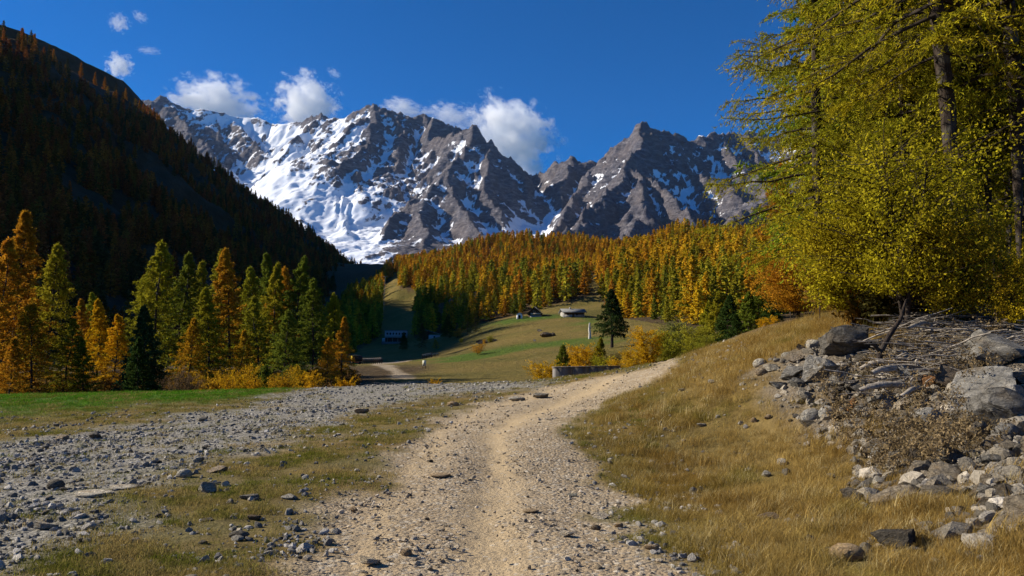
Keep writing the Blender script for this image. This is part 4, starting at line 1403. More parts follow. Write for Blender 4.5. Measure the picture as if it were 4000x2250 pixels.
# the larches that stand out along its crest
cr = []
for j in range(34):
    if j < 26:
        yy = 860 + 560 * (j + .5 * random.random()) / 26
    else:
        yy = 1450 + 420 * (j - 26) / 8
    jj = int(np.argmin(np.abs(SA[:, u0, 1] - yy)))
    q = SA[jj, u0 + random.choice([0, 1, 2, 3, 5])]
    cr.append(q)
for j, q in enumerate(cr):
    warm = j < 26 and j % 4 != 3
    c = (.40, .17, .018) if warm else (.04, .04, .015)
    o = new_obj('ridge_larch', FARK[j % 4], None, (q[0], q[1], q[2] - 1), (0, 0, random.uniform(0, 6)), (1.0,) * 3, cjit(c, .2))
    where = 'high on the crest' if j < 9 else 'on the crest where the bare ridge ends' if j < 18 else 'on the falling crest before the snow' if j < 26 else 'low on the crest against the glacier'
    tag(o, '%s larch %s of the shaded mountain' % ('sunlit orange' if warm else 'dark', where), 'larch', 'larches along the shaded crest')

# ------------------------------------------------------------------ NEAR LARCHES ON THE RIGHT
NEARK = []
for i, (cb, R, nb, dt) in enumerate([(.10, 2.9, 120, 1.0), (.22, 3.3, 125, .95), (.30, 3.4, 120, .9)]):
    T_, W_, L_ = larch(700 + i, 17, cb, R, nb, 24, 26, .080, .018, True, [-.03, .01, 0][i], .24, tsides=10, dense_top=dt, tw_len=.30)
    NEARK.append(Kind('near_larch', T_, W_, L_, 17, M_FOL))
# a coarser larch for the second rank
for i in range(2):
    T_, W_, L_ = larch(720 + i, 17, [.14, .24][i], 3.3, 110, 14, 15, .17, .045, False, 0, .24, tsides=8, dense_top=.95)
    NEARK.append(Kind('second_rank_larch', T_, W_, L_, 17, M_FOL))
YG2 = (.36, .34, .018); YG3 = (.30, .30, .020); OG = (.46, .37, .020); GR2 = (.20, .27, .022)
NEAR_T = [
    (2300, 800, 17, 13, YG2, 1, 'slim larch rising through the alder crown', .75, .7),
    (2440, 800, 17, 14, YG3, 2, 'slim larch just right of the thick dark trunk', .75, 4.9),
    (2510, 800, 18, 15, YG2, 1, 'slim larch left of the right edge larch', .8, 1.4),
    (2120, 800, 23, 12, YG2, 0, 'slim larch between the edge larch and the alder', .8, 3.1),
    (2370, 800, 22, 17, OG, 1, 'golden larch behind the pale-barked thin one', .9, 5.8),
    (2590, 800, 20, 17, YG2, 0, 'larch half cut by the right edge of the view', 1.0, 2.5),
    (2062, 800, 20, 16.5, YG2, 0, 'slender larch at the left edge of the near wood, branch tips reaching over the valley', .95, 2.0),
    (2238, 800, 19, 18, YG3, 1, 'larch behind the leafy alder, its dark trunk showing above the alder crown', 1.0, 3.5),
    (2414, 812, 14.5, 17, OG, 2, 'thick dark-trunked larch between alder and boulders', 1.0, .4),
    (2566, 790, 15.5, 18, YG2, 1, 'larch with patchy trunk at the right edge of the near wood', 1.0, 5.0),
    (2345, 790, 18.5, 14, YG2, 2, 'pale-barked thin larch right behind the alder', .8, 1.1),
    (2475, 790, 20, 15, OG, 2, 'thin leaning larch between the thick trunk and the right edge', .85, 2.7),
    (2700, 800, 17, 18, GR2, 1, 'green larch reaching in from beyond the right edge', 1.05, 3.3),
    (2130, 800, 27, 18, GR2, 3, 'greener larch in the second rank left of the alder crown', 1.0, 1.9),
    (2180, 800, 34, 17, YG2, 4, 'yellowish larch deep in the wood behind the alder', 1.0, .9),
    (2290, 800, 28, 19, OG, 3, 'golden larch in the second rank above the alder', 1.0, 4.4),
    (2390, 800, 26, 18, YG3, 4, 'green-gold larch behind the thick-trunked larch', 1.0, 2.2),
    (2450, 800, 32, 20, OG, 3, 'tall golden larch in the third rank at the right', 1.0, 5.6),
    (2540, 800, 24, 18, YG3, 4, 'leafy larch behind the right edge larch', 1.0, .2),
    (2600, 800, 34, 20, OG, 3, 'gold larch far back at the right edge', 1.0, 3.0),
    (2340, 800, 40, 20, YG2, 4, 'yellow larch at the back of the wood behind the pale thin trunk', 1.1, 1.5),
    (2500, 800, 45, 20, OG, 3, 'golden larch at the very back of the wood', 1.1, 4.0),
    (2080, 800, 42, 15, OG, 4, 'short golden larch behind the slender one at the left edge of the wood', 1.1, 2.9),
    (1990, 800, 38, 8, ORANGE, 4, 'low orange brushy larch left of the slender one', 1.2, 3.7),
    (2240, 800, 52, 20, YG2, 3, 'yellow larch at the back of the wood behind the alder', 1.1, .5),
    (2150, 800, 55, 18, OG, 3, 'golden larch at the back left of the wood', 1.1, 2.4),
]
for px, pb, D, h, c, k, lab, wd, rz in NEAR_T:
    x = (px - CX) / F * D
    z = HZ(x, D) - .1
    plant(NEARK[k], 'larch_tree', (x, D, z), h, rz, cjit(c, .08), lab, 'larch', 'larches of the near wood on the right', wide=wd)

# alder: leaning stems and a wide crown of small leaves
T_, W_, L_ = shrub(800, 3.4, 1.75, 7, 330, 74, .042, .030, egg=.62, base_clear=.20, trunk_r=.045, spread=.45)
ALD = Kind('alder', T_, W_, L_, 3.4, M_LEAF)
T_, W_, L_ = shrub(801, 3.0, 1.3, 5, 260, 58, .044, .032, egg=.52, base_clear=.16, trunk_r=.03)
ALD2 = Kind('young_alder', T_, W_, L_, 3.0, M_LEAF)
for px, D, h, c, K_, lab, wd, rz in [
        (2275, 13.2, 3.4, (.38, .32, .016), ALD, 'broad yellow-green alder with several dark stems above the boulders', 1.0, .6),
        (2150, 14.5, 2.6, (.40, .33, .017), ALD2, 'younger yellow alder at the left flank of the broad one', 1.15, 2.1),
        (2400, 12.8, 2.1, (.40, .30, .018), ALD2, 'young alder growing in front of the thick dark trunk', .9, 4.1),
        (2545, 12.2, 1.5, (.55, .40, .02), ALD2, 'small bright yellow sapling at the right edge above the brushwood', .9, 5.1),
        (2010, 33, 3.2, ORANGE, ALD2, 'orange bush at the foot of the slender larch', 1.3, 1.2)]:
    x = (px - CX) / F * D
    z = HZ(x, D) - .05
    plant(K_, 'alder_tree', (x, D, z), h, rz, c, lab, 'alder', wide=wd, fname='leaves')

# ------------------------------------------------------------------ ROCKS
def ico(sub):
    import bmesh
    bm = bmesh.new()
    bmesh.ops.create_icosphere(bm, subdivisions=sub, radius=1)
    bm.verts.ensure_lookup_table()
    V = np.array([v.co[:] for v in bm.verts]); Fq = np.array([[v.index for v in f.verts] for f in bm.faces])
    bm.free()
    return V, Fq


ICO = {s: ico(s) for s in (1, 2, 3, 4)}


def rock(seed, sub=3, cuts=11, rough=.06, depth=(.45, .85), flat=None):
    r = np.random.default_rng(seed)
    V, Fq = ICO[sub]
    V = V.copy()
    for _ in range(cuts):
        n = r.normal(size=3); n /= np.linalg.norm(n)
        d = r.uniform(*depth)
        s = V @ n - d
        V = V - np.clip(s, 0, None)[:, None] * n[None]
    if flat is not None:
        s = V[:, 2] - flat
        V[:, 2] -= np.clip(s, 0, None)
    nrm = V / (np.linalg.norm(V, axis=1, keepdims=True) + 1e-9)
    q = fbm(V[:, 0] * 2.3 + V[:, 2] * 1.7 + seed, V[:, 1] * 2.3 - V[:, 2] * 1.3, 4 if sub > 2 else 2, seed, .6)
    V = V + nrm * (q * rough)[:, None]
    V -= (V.max(0) + V.min(0)) / 2
    V /= (V.max(0) - V.min(0)).max() / 2
    return V, Fq


def smooth_by_angle(me, ang=40):
    me.polygons.foreach_set('use_smooth', np.ones(len(me.polygons), bool))
    try:
        me.set_sharp_from_angle(angle=math.radians(ang))
    except Exception:
        pass


BOULD = []
for i in range(7):
    me = mesh_np('boulder', *rock(900 + i, 4, 15, .06, (.30, .74)), True, [M_ROCK])
    smooth_by_angle(me, 24)
    BOULD.append(me)
ROUND = []
for i in range(3):
    me = mesh_np('round_boulder', *rock(930 + i, 3, 4, .07, (.8, .95)), True, [M_ROCK])
    ROUND.append(me)
STONE = []
for i in range(8):
    me = mesh_np('stone', *rock(950 + i, 2, 9, .06, (.4, .85)), True, [M_ROCK])
    smooth_by_angle(me, 35)
    STONE.append(me)


ROCKPOS = []


def off_rocks(x, y):
    m = np.ones(len(x), bool)
    for a, b, c, d in ROCKPOS:
        m &= ((x - a) / (c + .03)) ** 2 + ((y - b) / (d + .05)) ** 2 > 1
        # the near side of a stone stays clear of tall blades
        m &= ((x - a) / (c + .02)) ** 2 + ((y - b + d + .12) / .16) ** 2 > 1
    return m


def put_rock(px, py, w, hr, tone, cat, label, kind='b', k=None, rz=None, tilt=(0, 0), sink=.2, dr=.7, group=None, name=None):
    """py is the row of the rock's foot in front, w its width in the view"""
    x, y, z = G(px, py)
    d = math.hypot(x, y)
    ww = w / F * d * .5 * 1.08
    meshes = {'b': BOULD, 'r': ROUND, 's': STONE}[kind]
    me = meshes[(k if k is not None else random.randrange(99)) % len(meshes)]
    hh = ww * hr
    dy = ww * dr
    y2 = y + dy * .8
    z2 = HZ(x, y2)
    if cat == 'stone': tone = tuple(q * k1 for q, k1 in zip(tone, (1.55, 1.5, 1.38)))
    o = new_obj(name or cat, me, None, (x * y2 / y, y2, max(z2, z) + hh * (1 - 2 * sink) * 1.0), (tilt[0], tilt[1], random.uniform(-.3, .3) if rz is None else rz), (ww, dy, hh), tone)
    ROCKPOS.append((x * y2 / y, y2, ww * 1.05, dy * 1.1))
    return tag(o, label, 'boulder' if cat == 'boulder' else 'stone', group)


LG = (1.25, 1.25, 1.22); PALE = (1.75, 1.75, 1.70); MG = (.85, .85, .84); DK = (.58, .565, .54); BRN = (.75, .62, .48); ORG = (1.15, .62, .28); TAN = (1.5, 1.2, .85); WARM = (1.15, 1.0, .82)
BOULDERS = [
    (2140, 905, 125, .75, DK, 'b', 0, 'large dark boulder on the crest of the bank left of the deadwood', (.1, -.2)),
    (1998, 962, 100, .38, MG, 'b', 1, 'flat grey slab tilted on the left end of the rubble bank', (.1, -.25)),
    (2062, 968, 82, .95, LG, 'b', 2, 'upright grey block between the tilted slab and the dark boulder', (0, .1)),
    (1912, 924, 32, .75, PALE, 'r', 0, 'pale round boulder, outermost on the left of the rubble bank', (0, 0)),
    (1944, 934, 34, .6, LG, 'b', 3, 'light grey stone beside the outermost pale round boulder', (0, 0)),
    (1915, 944, 28, .7, WARM, 'r', 1, 'rounded stone below the outermost pale boulder', (0, 0)),
    (2047, 876, 34, .7, PALE, 'r', 2, 'pale stone in the golden grass at the top of the bank', (0, 0)),
    (2016, 882, 28, .7, TAN, 'b', 4, 'tan stone left of the pale one at the top of the bank', (0, 0)),
    (2003, 912, 40, .5, WARM, 'b', 5, 'warm grey flat stone above the tilted slab', (0, 0)),
    (1980, 900, 26, .6, LG, 'r', 1, 'small light stone uphill of the outermost boulders', (0, 0)),
    (1959, 985, 62, .35, LG, 'b', 6, 'long light slab lying at the foot of the bank on the left', (0, -.1)),
    (2011, 980, 44, .6, MG, 'b', 0, 'grey block wedged under the tilted slab', (0, .2)),
    (2113, 972, 44, .9, LG, 'b', 3, 'lichen-spotted upright block below the large dark boulder', (0, .1)),
    (2081, 996, 44, .6, DK, 'b', 5, 'dark block in front of the upright grey one', (.2, 0)),
    (2091, 1028, 40, 1.2, WARM, 'b', 6, 'narrow pointed stone standing upright above the white pair', (0, .5)),
    (2042, 1066, 46, .8, PALE, 'r', 0, 'left stone of the white pair at the foot of the bank', (0, 0)),
    (2083, 1058, 42, .85, (2.1, 2.1, 2.05), 'r', 2, 'right and whiter stone of the white pair at the foot of the bank', (0, 0)),
    (2025, 1060, 22, .7, LG, 's', 1, 'small grey stone touching the white pair on the left', (0, 0)),
    (2120, 1052, 34, .5, MG, 'b', 2, 'flat grey stone right of the white pair', (0, 0)),
    (2146, 1040, 36, 1.1, ORG, 'b', 1, 'orange brown stone leaning upright right of the white pair', (0, .35)),
    (2162, 1046, 30, .8, LG, 'r', 1, 'light stone leaning on the orange brown one', (0, 0)),
    (2194, 1008, 92, .42, DK, 'b', 4, 'long dark slab in the middle of the rubble bank', (.15, .05)),
    (2225, 1028, 64, .5, LG, 'b', 0, 'light grey banded stone under the long dark slab', (0, 0)),
    (2282, 975, 64, .75, LG, 'b', 6, 'angular light grey block below the brushwood', (0, .15)),
    (2228, 990, 50, .5, WARM, 'b', 3, 'warm flat stone left of the angular light grey block', (0, .2)),
    (2302, 990, 36, .7, LG, 'r', 1, 'small rounded stone right of the angular grey block', (0, 0)),
    (2345, 985, 52, .8, ORG, 'b', 2, 'rust coloured block half hidden in dry weeds', (0, 0)),
    (2495, 950, 195, .50, MG, 'b', 1, 'biggest boulder, dark topped with a bright left face, at the right edge', (.1, .12)),
    (2420, 995, 130, .60, BRN, 'b', 4, 'brownish layered boulder in front of the biggest one', (-.1, -.15)),
    (2468, 1035, 165, .48, LG, 'b', 5, 'tilted light grey slab resting on the layered boulder', (.25, -.28)),
    (2570, 975, 90, .45, MG, 'b', 6, 'long grey slab at the right edge under the biggest boulder', (0, -.3)),
    (2560, 1015, 44, 1.1, PALE, 'b', 3, 'pale pointed stone at the right edge', (0, 0)),
    (2540, 1085, 150, .7, MG, 'b', 0, 'wide grey boulder at the right edge below the tilted slab', (0, .1)),
    (2333, 1068, 56, .72, PALE, 'r', 1, 'smooth pale oval boulder alone below the dry weeds', (0, 0)),
    (2433, 1078, 90, .35, DK, 'b', 2, 'low dark stone right of the smooth pale oval one', (0, 0)),
    (2531, 1112, 56, .85, LG, 'r', 2, 'rounded grey boulder leaning on the wide grey one', (0, 0)),
    (2390, 1178, 76, .75, DK, 'b', 3, 'dark triangular block in the scree', (0, .3)),
    (2306, 1185, 72, .7, (.5, .44, .38), 'b', 6, 'dark brown block with a steep left face in the scree', (0, .45)),
    (2213, 1155, 62, .6, LG, 'b', 1, 'light and dark mottled stone at the left end of the scree', (0, 0)),
    (2213, 1138, 40, .5, TAN, 'b', 5, 'tan stone behind the mottled one', (0, 0)),
    (2245, 1160, 36, .5, DK, 's', 3, 'dark stone touching the mottled one on the right', (0, 0)),
    (2507, 1172, 56, .5, MG, 'b', 0, 'grey flat stone in the upper scree by the right edge', (0, 0)),
    (2497, 1138, 50, .6, WARM, 'b', 4, 'warm mottled stone above the grey flat one', (0, 0)),
    (2463, 1213, 44, .5, DK, 's', 2, 'dark low stone in the middle of the scree', (0, 0)),
    (2484, 1250, 50, .6, LG, 'b', 2, 'light grey wedge in the lower scree', (0, .3)),
    (2482, 1282, 52, .5, ORG, 'b', 6, 'flat orange stone in the lower scree by the green tuft', (0, 0)),
    (2528, 1290, 30, .6, TAN, 's', 0, 'small tan stone right of the flat orange one', (0, 0)),
    (2565, 1250, 40, .6, PALE, 'r', 0, 'pale stone at the right edge in the lower scree', (0, 0)),
    (2213, 1222, 32, .75, PALE, 's', 4, 'pale stone where grass and scree meet', (0, 0)),
    (2330, 1222, 34, .45, LG, 's', 5, 'light flat stone under the dark brown block', (0, 0)),
    (2420, 1110, 40, .5, LG, 's', 6, 'flat light stone above the dark triangular block', (0, 0)),
    (2350, 1125, 44, .5, DK, 's', 7, 'dark flat stone left of the flat light one', (0, 0)),
    (2502, 838, 110, .62, MG, 'b', 5, 'large grey boulder under the trees at the right', (0, .1)),
    (2430, 838, 34, .8, PALE, 'b', 3, 'pale stone under the trees beside the thick trunk', (0, 0)),
]
for px, py, w, hr, tone, kd, k, lab, tl in BOULDERS:
    put_rock(px, py, w, hr, tone, 'boulder' if w >= 40 else 'stone', lab, kd, k, None, tl, .22, .75 if hr > .5 else .9)

STONES = [
    (600, 1356, 46, .42, DK, 's', 1, 'dark flat block of the two stacked stones in the foreground turf'),
    (588, 1340, 18, 1.0, MG, 's', 2, 'small upright stone behind the dark flat block'),
    (598, 1362, 30, .5, LG, 's', 5, 'light stone in front of the dark flat block'),
    (522, 1240, 42, .75, LG, 'b', 3, 'light angular stone in the turf with a brown grass tuft at its side'),
    (463, 1202, 32, .7, PALE, 'r', 1, 'pale rounded stone on the gravel above the light angular one'),
    (545, 1190, 44, .4, WARM, 'b', 5, 'flat wedge stone right of the pale rounded one'),
    (140, 1232, 36, .7, DK, 'r', 2, 'dark rounded stone on the left gravel'),
    (235, 1252, 84, .16, (1.9, 1.85, 1.75), 'r', 0, 'flat white slab flush with the ground on the left gravel'),
    (308, 1232, 62, .14, (1.8, 1.78, 1.7), 'r', 1, 'second white slab right behind the first one'),
    (114, 1336, 62, .34, LG, 'b', 6, 'flat topped grey stone in the lower left gravel'),
    (640, 1310, 32, .5, (.55, .45, .36), 's', 0, 'reddish dark block near the left edge of the track'),
    (728, 1258, 44, .3, LG, 's', 4, 'light flat stone on the turf left of the track'),
    (626, 1258, 44, .38, MG, 's', 6, 'grey flat stone in a row with the light flat one'),
    (240, 1105, 40, .5, DK, 'b', 1, 'dark low rock on the upper edge of the left gravel'),
    (156, 1108, 26, .6, WARM, 's', 3, 'warm stone left of the dark low rock'),
    (500, 1163, 24, .6, LG, 's', 7, 'light stone on the turf above the flat wedge'),
    (508, 1060, 34, .4, MG, 's', 2, 'grey stone on the far gravel'),
    (1140, 1022, 30, .5, TAN, 's', 1, 'pale tan stone alone on the turf beyond the gravel'),
    (1362, 1002, 44, .35, MG, 'b', 0, 'grey embedded rock beside the bend of the track'),
    (1300, 1008, 42, .25, LG, 'r', 2, 'light flat rock left of the embedded one'),
    (910, 1040, 34, .5, WARM, 's', 0, 'brownish stone on the turf between gravel and track'),
    (980, 1008, 24, .5, LG, 's', 3, 'light grey stone on the far gravel left of the track'),
    (1107, 1202, 52, .18, TAN, 'r', 0, 'flat embedded tan stone in the track'),
    (1425, 1352, 40, .5, (1.9, 1.8, 1.65), 'b', 2, 'white angular stone right of the wheel track'),
    (930, 1424, 66, .35, (1.8, 1.65, 1.4), 'b', 6, 'wide whitish stone at the lower edge of the track'),
    (1022, 1398, 26, .7, TAN, 'r', 1, 'tan rounded stone in the lower track'),
    (890, 1287, 22, .6, TAN, 's', 4, 'light pebble casting a shadow on the left of the track'),
    (1335, 1290, 40, .2, TAN, 'r', 2, 'flat tan stone sunk in the wheel track'),
    (1510, 1306, 44, .32, (1.8, 1.7, 1.55), 'b', 4, 'light plate near the right edge of the track'),
    (1440, 1248, 28, .22, (.95, 1.0, 1.0), 's', 5, 'greenish grey plate right of the wheel track'),
    (1556, 1328, 22, .7, TAN, 's', 6, 'tan stone at the right edge of the track'),
    (1640, 1385, 34, .5, TAN, 's', 0, 'light brown stone beside the grass at the lower right of the track'),
    (1500, 1335, 26, .6, BRN, 's', 1, 'brown stone between the light plate and the white stone'),
    (2130, 1415, 72, .55, (1.6, 1.25, .85), 'r', 1, 'big tan rounded stone in the foreground dry grass'),
    (1935, 1306, 56, .25, (.8, .65, .52), 'b', 3, 'flat brownish stone sunk in the dry grass'),
    (2005, 1313, 24, .7, BRN, 's', 2, 'brown pebble right of the flat brownish stone'),
    (1969, 1172, 24, .8, PALE, 's', 3, 'pale stone in the dry grass below the bank'),
    (1930, 1201, 26, .6, LG, 's', 4, 'light stone left of the pale one in the dry grass'),
    (2091, 1203, 24, .5, LG, 's', 5, 'light stone in the dry grass near the scree'),
    (2075, 1183, 16, .6, (1.9, 1.8, 1.5), 's', 6, 'tiny yellowish white stone above the light one'),
    (1866, 1332, 18, .8, LG, 's', 7, 'small grey stone in the lower dry grass'),
    (1898, 1065, 16, .8, TAN, 's', 1, 'tan pebble in the dry grass left of the white pair'),
    (1932, 1058, 24, .5, TAN, 's', 2, 'tan flat stone between the pebble and the white pair'),
    (2176, 1280, 18, .8, PALE, 's', 3, 'lone pale pebble in the dry grass below the scree'),
    (1850, 1440, 20, .6, PALE, 's', 4, 'pale pebble low in the dry grass'),
    (1790, 965, 18, .6, PALE, 's', 5, 'small white stone on the grassy bank above the track'),
    (1715, 985, 16, .6, LG, 's', 6, 'light stone in the grass beside the bend of the track'),
    (1765, 1075, 22, .4, PALE, 's', 0, 'pale stone hidden in the dry grass right of the track'),
    (1745, 1240, 18, .8, LG, 's', 1, 'lone grey stone in the dry grass near the track edge'),
]
for px, py, w, hr, tone, kd, k, lab in STONES:
    put_rock(px, py, w, hr, tone, 'stone', lab, kd, k, None, (0, 0), .12 if px > 1650 else .22, .75)

# further single stones of the gravel bed and of the track
def ground_pts(n, x0, x1, y0, y1, seed, power=1.0):
    r = np.random.default_rng(seed)
    u = r.uniform(0, 1, n)
    # more of them close by
    y = y0 * (y1 / y0) ** (u ** power)
    x = r.uniform(x0, x1, n) * y
    return x, y, r


def tone_pick(r, n, warm):
    g = 1.08 * r.choice([.13, .20, .29, .39, .52], n, p=[.12, .25, .30, .21, .12]) * r.uniform(.8, 1.2, n)
    w = np.clip(warm + r.normal(0, .12, n), 0, 1)
    w = w * .7 + .42
    return np.stack([g * (1 + .16 * w), g * (1 - .01 * w), g * (1 - .26 * w)], -1)


x, y, r = ground_pts(1500, -.70, .22, 5.0, 24, 61)
p, g, gr, sc = zones(x, y)
u = r.uniform(0, 1, len(x))
ok = np.nonzero(u < g * .8 + (1 - g - p).clip(0) * .16 * (gr < .3) * (y < 22) + p * .10)[0][:95]
sz = r.uniform(.02, .048, len(x)) * (1 + y / 25)
zz = H(x, y)
words = []
for i in ok:
    tn = tone_pick(r, 1, .25 + .5 * p[i])[0] * 3.4
    hr_ = r.uniform(.35, .7)
    s_ = sz[i]
    if p[i] > .5: s_ *= .6
    o = new_obj('stone', STONE[i % 8], None, (x[i], y[i], zz[i] + s_ * hr_ * .45), (r.uniform(-.2, .2), r.uniform(-.2, .2), r.uniform(0, 6.28)), (s_, s_ * r.uniform(.6, .9), s_ * hr_), tuple(tn))
    lum = tn.mean()
    wd = 'dark' if lum < .6 else 'grey' if lum < 1.05 else 'light'
    where = 'on the dusty track' if p[i] > .5 else 'on the grey gravel bed left of the track' if g[i] > .5 else 'in the thin turf between gravel and track'
    tag(o, '%s %s stone %s' % ('thin flat' if hr_ < .45 else 'chunky' if hr_ > .6 else 'low', wd, where), 'stone', 'loose single stones on gravel, turf and track')
for n_, (xa, xb, ya, yb) in enumerate([(.37, .67, 5.6, 13.8)]):
    x, y, r = ground_pts(1500, xa, xb, ya, yb, 67)
    p, g, gr, sc = zones(x, y)
    ok = np.nonzero(sc > .4)[0][:115]
    zz = H(x, y)
    for i in ok:
        tn = tone_pick(r, 1, .45)[0] * 2.9
        s_ = r.uniform(.05, .15) if r.random() < .7 else r.uniform(.12, .22)
        hr_ = r.uniform(.4, .75)
        o = new_obj('stone', (STONE + BOULD)[i % 13], None, (x[i], y[i], zz[i] + s_ * hr_ * .4), (r.uniform(-.3, .3), r.uniform(-.3, .3), r.uniform(0, 6.28)), (s_, s_ * r.uniform(.6, .9), s_ * hr_), tuple(tn))
        lum = tn.mean()
        tag(o, '%s %s stone %s'  % ('small' if s_ < .1 else 'middle-sized', 'dark' if lum < .6 else 'grey' if lum < 1.05 else 'light', 'in the scree low down at the right edge' if y[i] < 7.6 else 'in the scree below the big boulders' if y[i] < 9.5 else 'between the big boulders of the bank' if x[i] > 5.2 else 'in the rubble at the left end of the bank'), 'stone', 'loose stones of the scree')

# ------------------------------------------------------------------ PEBBLES (uncounted)
PEBK = []
for i in range(6):
    me = mesh_np('pebble', *rock(980 + i, 2 if i < 3 else 1, 7, .08, (.4, .85)), True, [M_PEB])
    smooth_by_angle(me, 30)
    PEBK.append(me)


def scatter_pebbles(name, x, y, s, tones, r, label, flat=(.35, .8)):
    z = H(x, y)
    n = len(x)
    fz = r.uniform(*flat, n)
    S = np.stack([s, s * r.uniform(.55, .95, n), s * fz], -1)
    rot = np.stack([r.normal(0, .2, n), r.normal(0, .2, n), r.uniform(0, 6.28, n)], -1)
    gn_scatter(name, np.stack([x, y, z + s * fz * .35], -1), rot, S, r.integers(0, 6, n), tones, PEBK, label)


x, y, r = ground_pts(190000, -1.05, .30, 3.6, 38, 71, .9)
p, g, gr, sc = zones(x, y)
turf = (1 - g - p).clip(0) * (gr < .4)
patch = sstep(-.2, .6, fbm(x * .5, y * .5, 3, 99))
m = r.uniform(0, 1, len(x)) < (g * (.14 + .52 * patch) + turf * .30 * (patch + .15))
x, y, g = x[m], y[m], g[m]
s = .007 + .008 * r.gamma(1.1, .9, len(x)) * (1 + y / 14)
s = np.clip(s, .006, .060)
scatter_pebbles('gravel_pebbles', x, y, s, tone_pick(r, len(x), .12), r, 'grey gravel spread over the old river bed left of the track')
x, y, r = ground_pts(60000, -.45, .30, 4.0, 36, 73, .8)
p, g, gr, sc = zones(x, y)
t_ = (x - np.interp(y, PX_Y, PX_C)) / np.interp(y, PX_Y, PX_W)
bare = np.exp(-((t_ - .05) / .20) ** 2)
patch = sstep(-.3, .6, fbm(x * .9, y * .6, 3, 98))
m = r.uniform(0, 1, len(x)) < p * (.10 + .42 * patch) * (1 - .85 * bare)
x, y = x[m], y[m]
s = np.clip(.004 + .0048 * r.gamma(1.0, 1.0, len(x)) * (1 + y / 12), .004, .04)
scatter_pebbles('track_pebbles', x, y, s, tone_pick(r, len(x), .75) * [1.25, 1.2, 1.15], r, 'small stones strewn over the dusty track', (.3, .7))
x, y, r = ground_pts(16000, .30, .75, 4.2, 24, 79, .8)
p, g, gr, sc = zones(x, y)
m = r.uniform(0, 1, len(x)) < sc * .85 + .003 * (1 - p)
x, y = x[m], y[m]
s = np.clip(.008 + .014 * r.gamma(1.1, .9, len(x)) * (1 + y / 14), .008, .09)
scatter_pebbles('scree_pebbles', x, y, s, tone_pick(r, len(x), .6) * .8, r, 'rubble between the boulders of the right bank')

x, y, r = ground_pts(2600, .36, .68, 5.6, 14, 80)
p, g, gr, sc = zones(x, y)
m = (sc > .35) & (r.uniform(0, 1, len(x)) < .38)
x, y = x[m], y[m]
scatter_pebbles('scree_rubble', x, y, np.clip(.04 + .035 * r.gamma(1.2, 1, len(x)), .04, .19), tone_pick(r, len(x), .55) * r.uniform(.45, .95, (len(x), 1)), r, 'angular rubble of the boulder bank', (.4, .8))

# ------------------------------------------------------------------ GRASS
def tuft(seed, n, h, spread, w, lean):
    r = np.random.default_rng(seed)
    a = r.uniform(0, 6.28, n); d = np.sqrt(r.uniform(0, 1, n)) * spread
    hh = h * r.uniform(.45, 1.1, n)
    la = r.uniform(0, 6.28, n); ll = hh * r.uniform(.15, lean, n)
    K = 4
    v = np.linspace(0, 1, K)
    base = np.stack([np.cos(a) * d, np.sin(a) * d, 0 * d], -1)
    P = base[:, None, :] + np.stack([np.cos(la)[:, None] * ll[:, None] * v ** 1.8, np.sin(la)[:, None] * ll[:, None] * v ** 1.8, hh[:, None] * (v - .22 * lean * v ** 2.5)], -1)
    S = np.stack([-np.sin(la), np.cos(la), 0 * la], -1)
    wd = (w * (1 - v) + w * .12)
    L_ = P - S[:, None, :] * wd[None, :, None]; R_ = P + S[:, None, :] * wd[None, :, None]
    V = np.stack([L_, R_], 2).reshape(n, K * 2, 3)
    f = np.array([[2 * i, 2 * i + 1, 2 * i + 3, 2 * i + 2] for i in range(K - 1)])
    return V.reshape(-1, 3), (f[None] + (np.arange(n) * K * 2)[:, None, None]).reshape(-1, 4)


M_GRASS = foliage_mat('grass_blades', True, trans=.4)
DRYK = [mesh_np('dry_grass_tuft', *tuft(20 + i, 26, .16, .11, .0018, 1.1), False, [M_GRASS]) for i in range(4)]
SHORTK = [mesh_np('short_grass_tuft', *tuft(40 + i, 30, .045, .09, .0018, 1.2), False, [M_GRASS]) for i in range(4)]


def scatter_grass(name, x, y, s, tint, kinds, r, label):
    k_ = off_rocks(x, y)
    x, y, s, tint = x[k_], y[k_], s[k_], tint[k_]
    z = H(x, y)
    n = len(x)
    gn_scatter(name, np.stack([x, y, z - .004], -1), np.stack([r.normal(0, .12, n), r.normal(0, .12, n), r.uniform(0, 6.28, n)], -1), s, r.integers(0, len(kinds), n), tint, kinds, label)


x, y, r = ground_pts(46000, .05, .76, 4.0, 34, 83, .85)
p, g, gr, sc = zones(x, y)
off = x - np.interp(y, PX_Y, PX_C) - np.interp(y, PX_Y, PX_W)
clump = sstep(-.7, .3, fbm(x * 1.3, y * 1.3, 3, 84))
m = (r.uniform(0, 1, len(x)) < (1 - p) ** 3 * (1 - .78 * sc) * (.35 + .65 * clump)) & (off > -.1)
m &= ~((x > 9.5) & (y > 12) & (r.uniform(0, 1, len(x)) > .15))
x, y, off = x[m], y[m], off[m]
nn = fbm(x * .7, y * .7, 3, 85) + r.normal(0, .25, len(x))
edge = np.exp(-np.clip(off, 0, 9) / .35)
cA = np.array([.45, .32, .10]); cB = np.array([.30, .19, .045]); cC = np.array([.16, .18, .03]); cD = np.array([.58, .47, .22])
tt_ = sstep(-.8, .8, nn)[:, None]
tint_ = cB * (1 - tt_) + cA * tt_
e_ = np.clip(edge * .8 + sstep(.30, .95, fbm(x * .5, y * .5, 3, 86)) * .7, 0, 1)[:, None]
tint_ = tint_ * (1 - e_) + cC * e_
tint_ = np.where(r.uniform(0, 1, (len(x), 1)) < .12, cD, tint_)
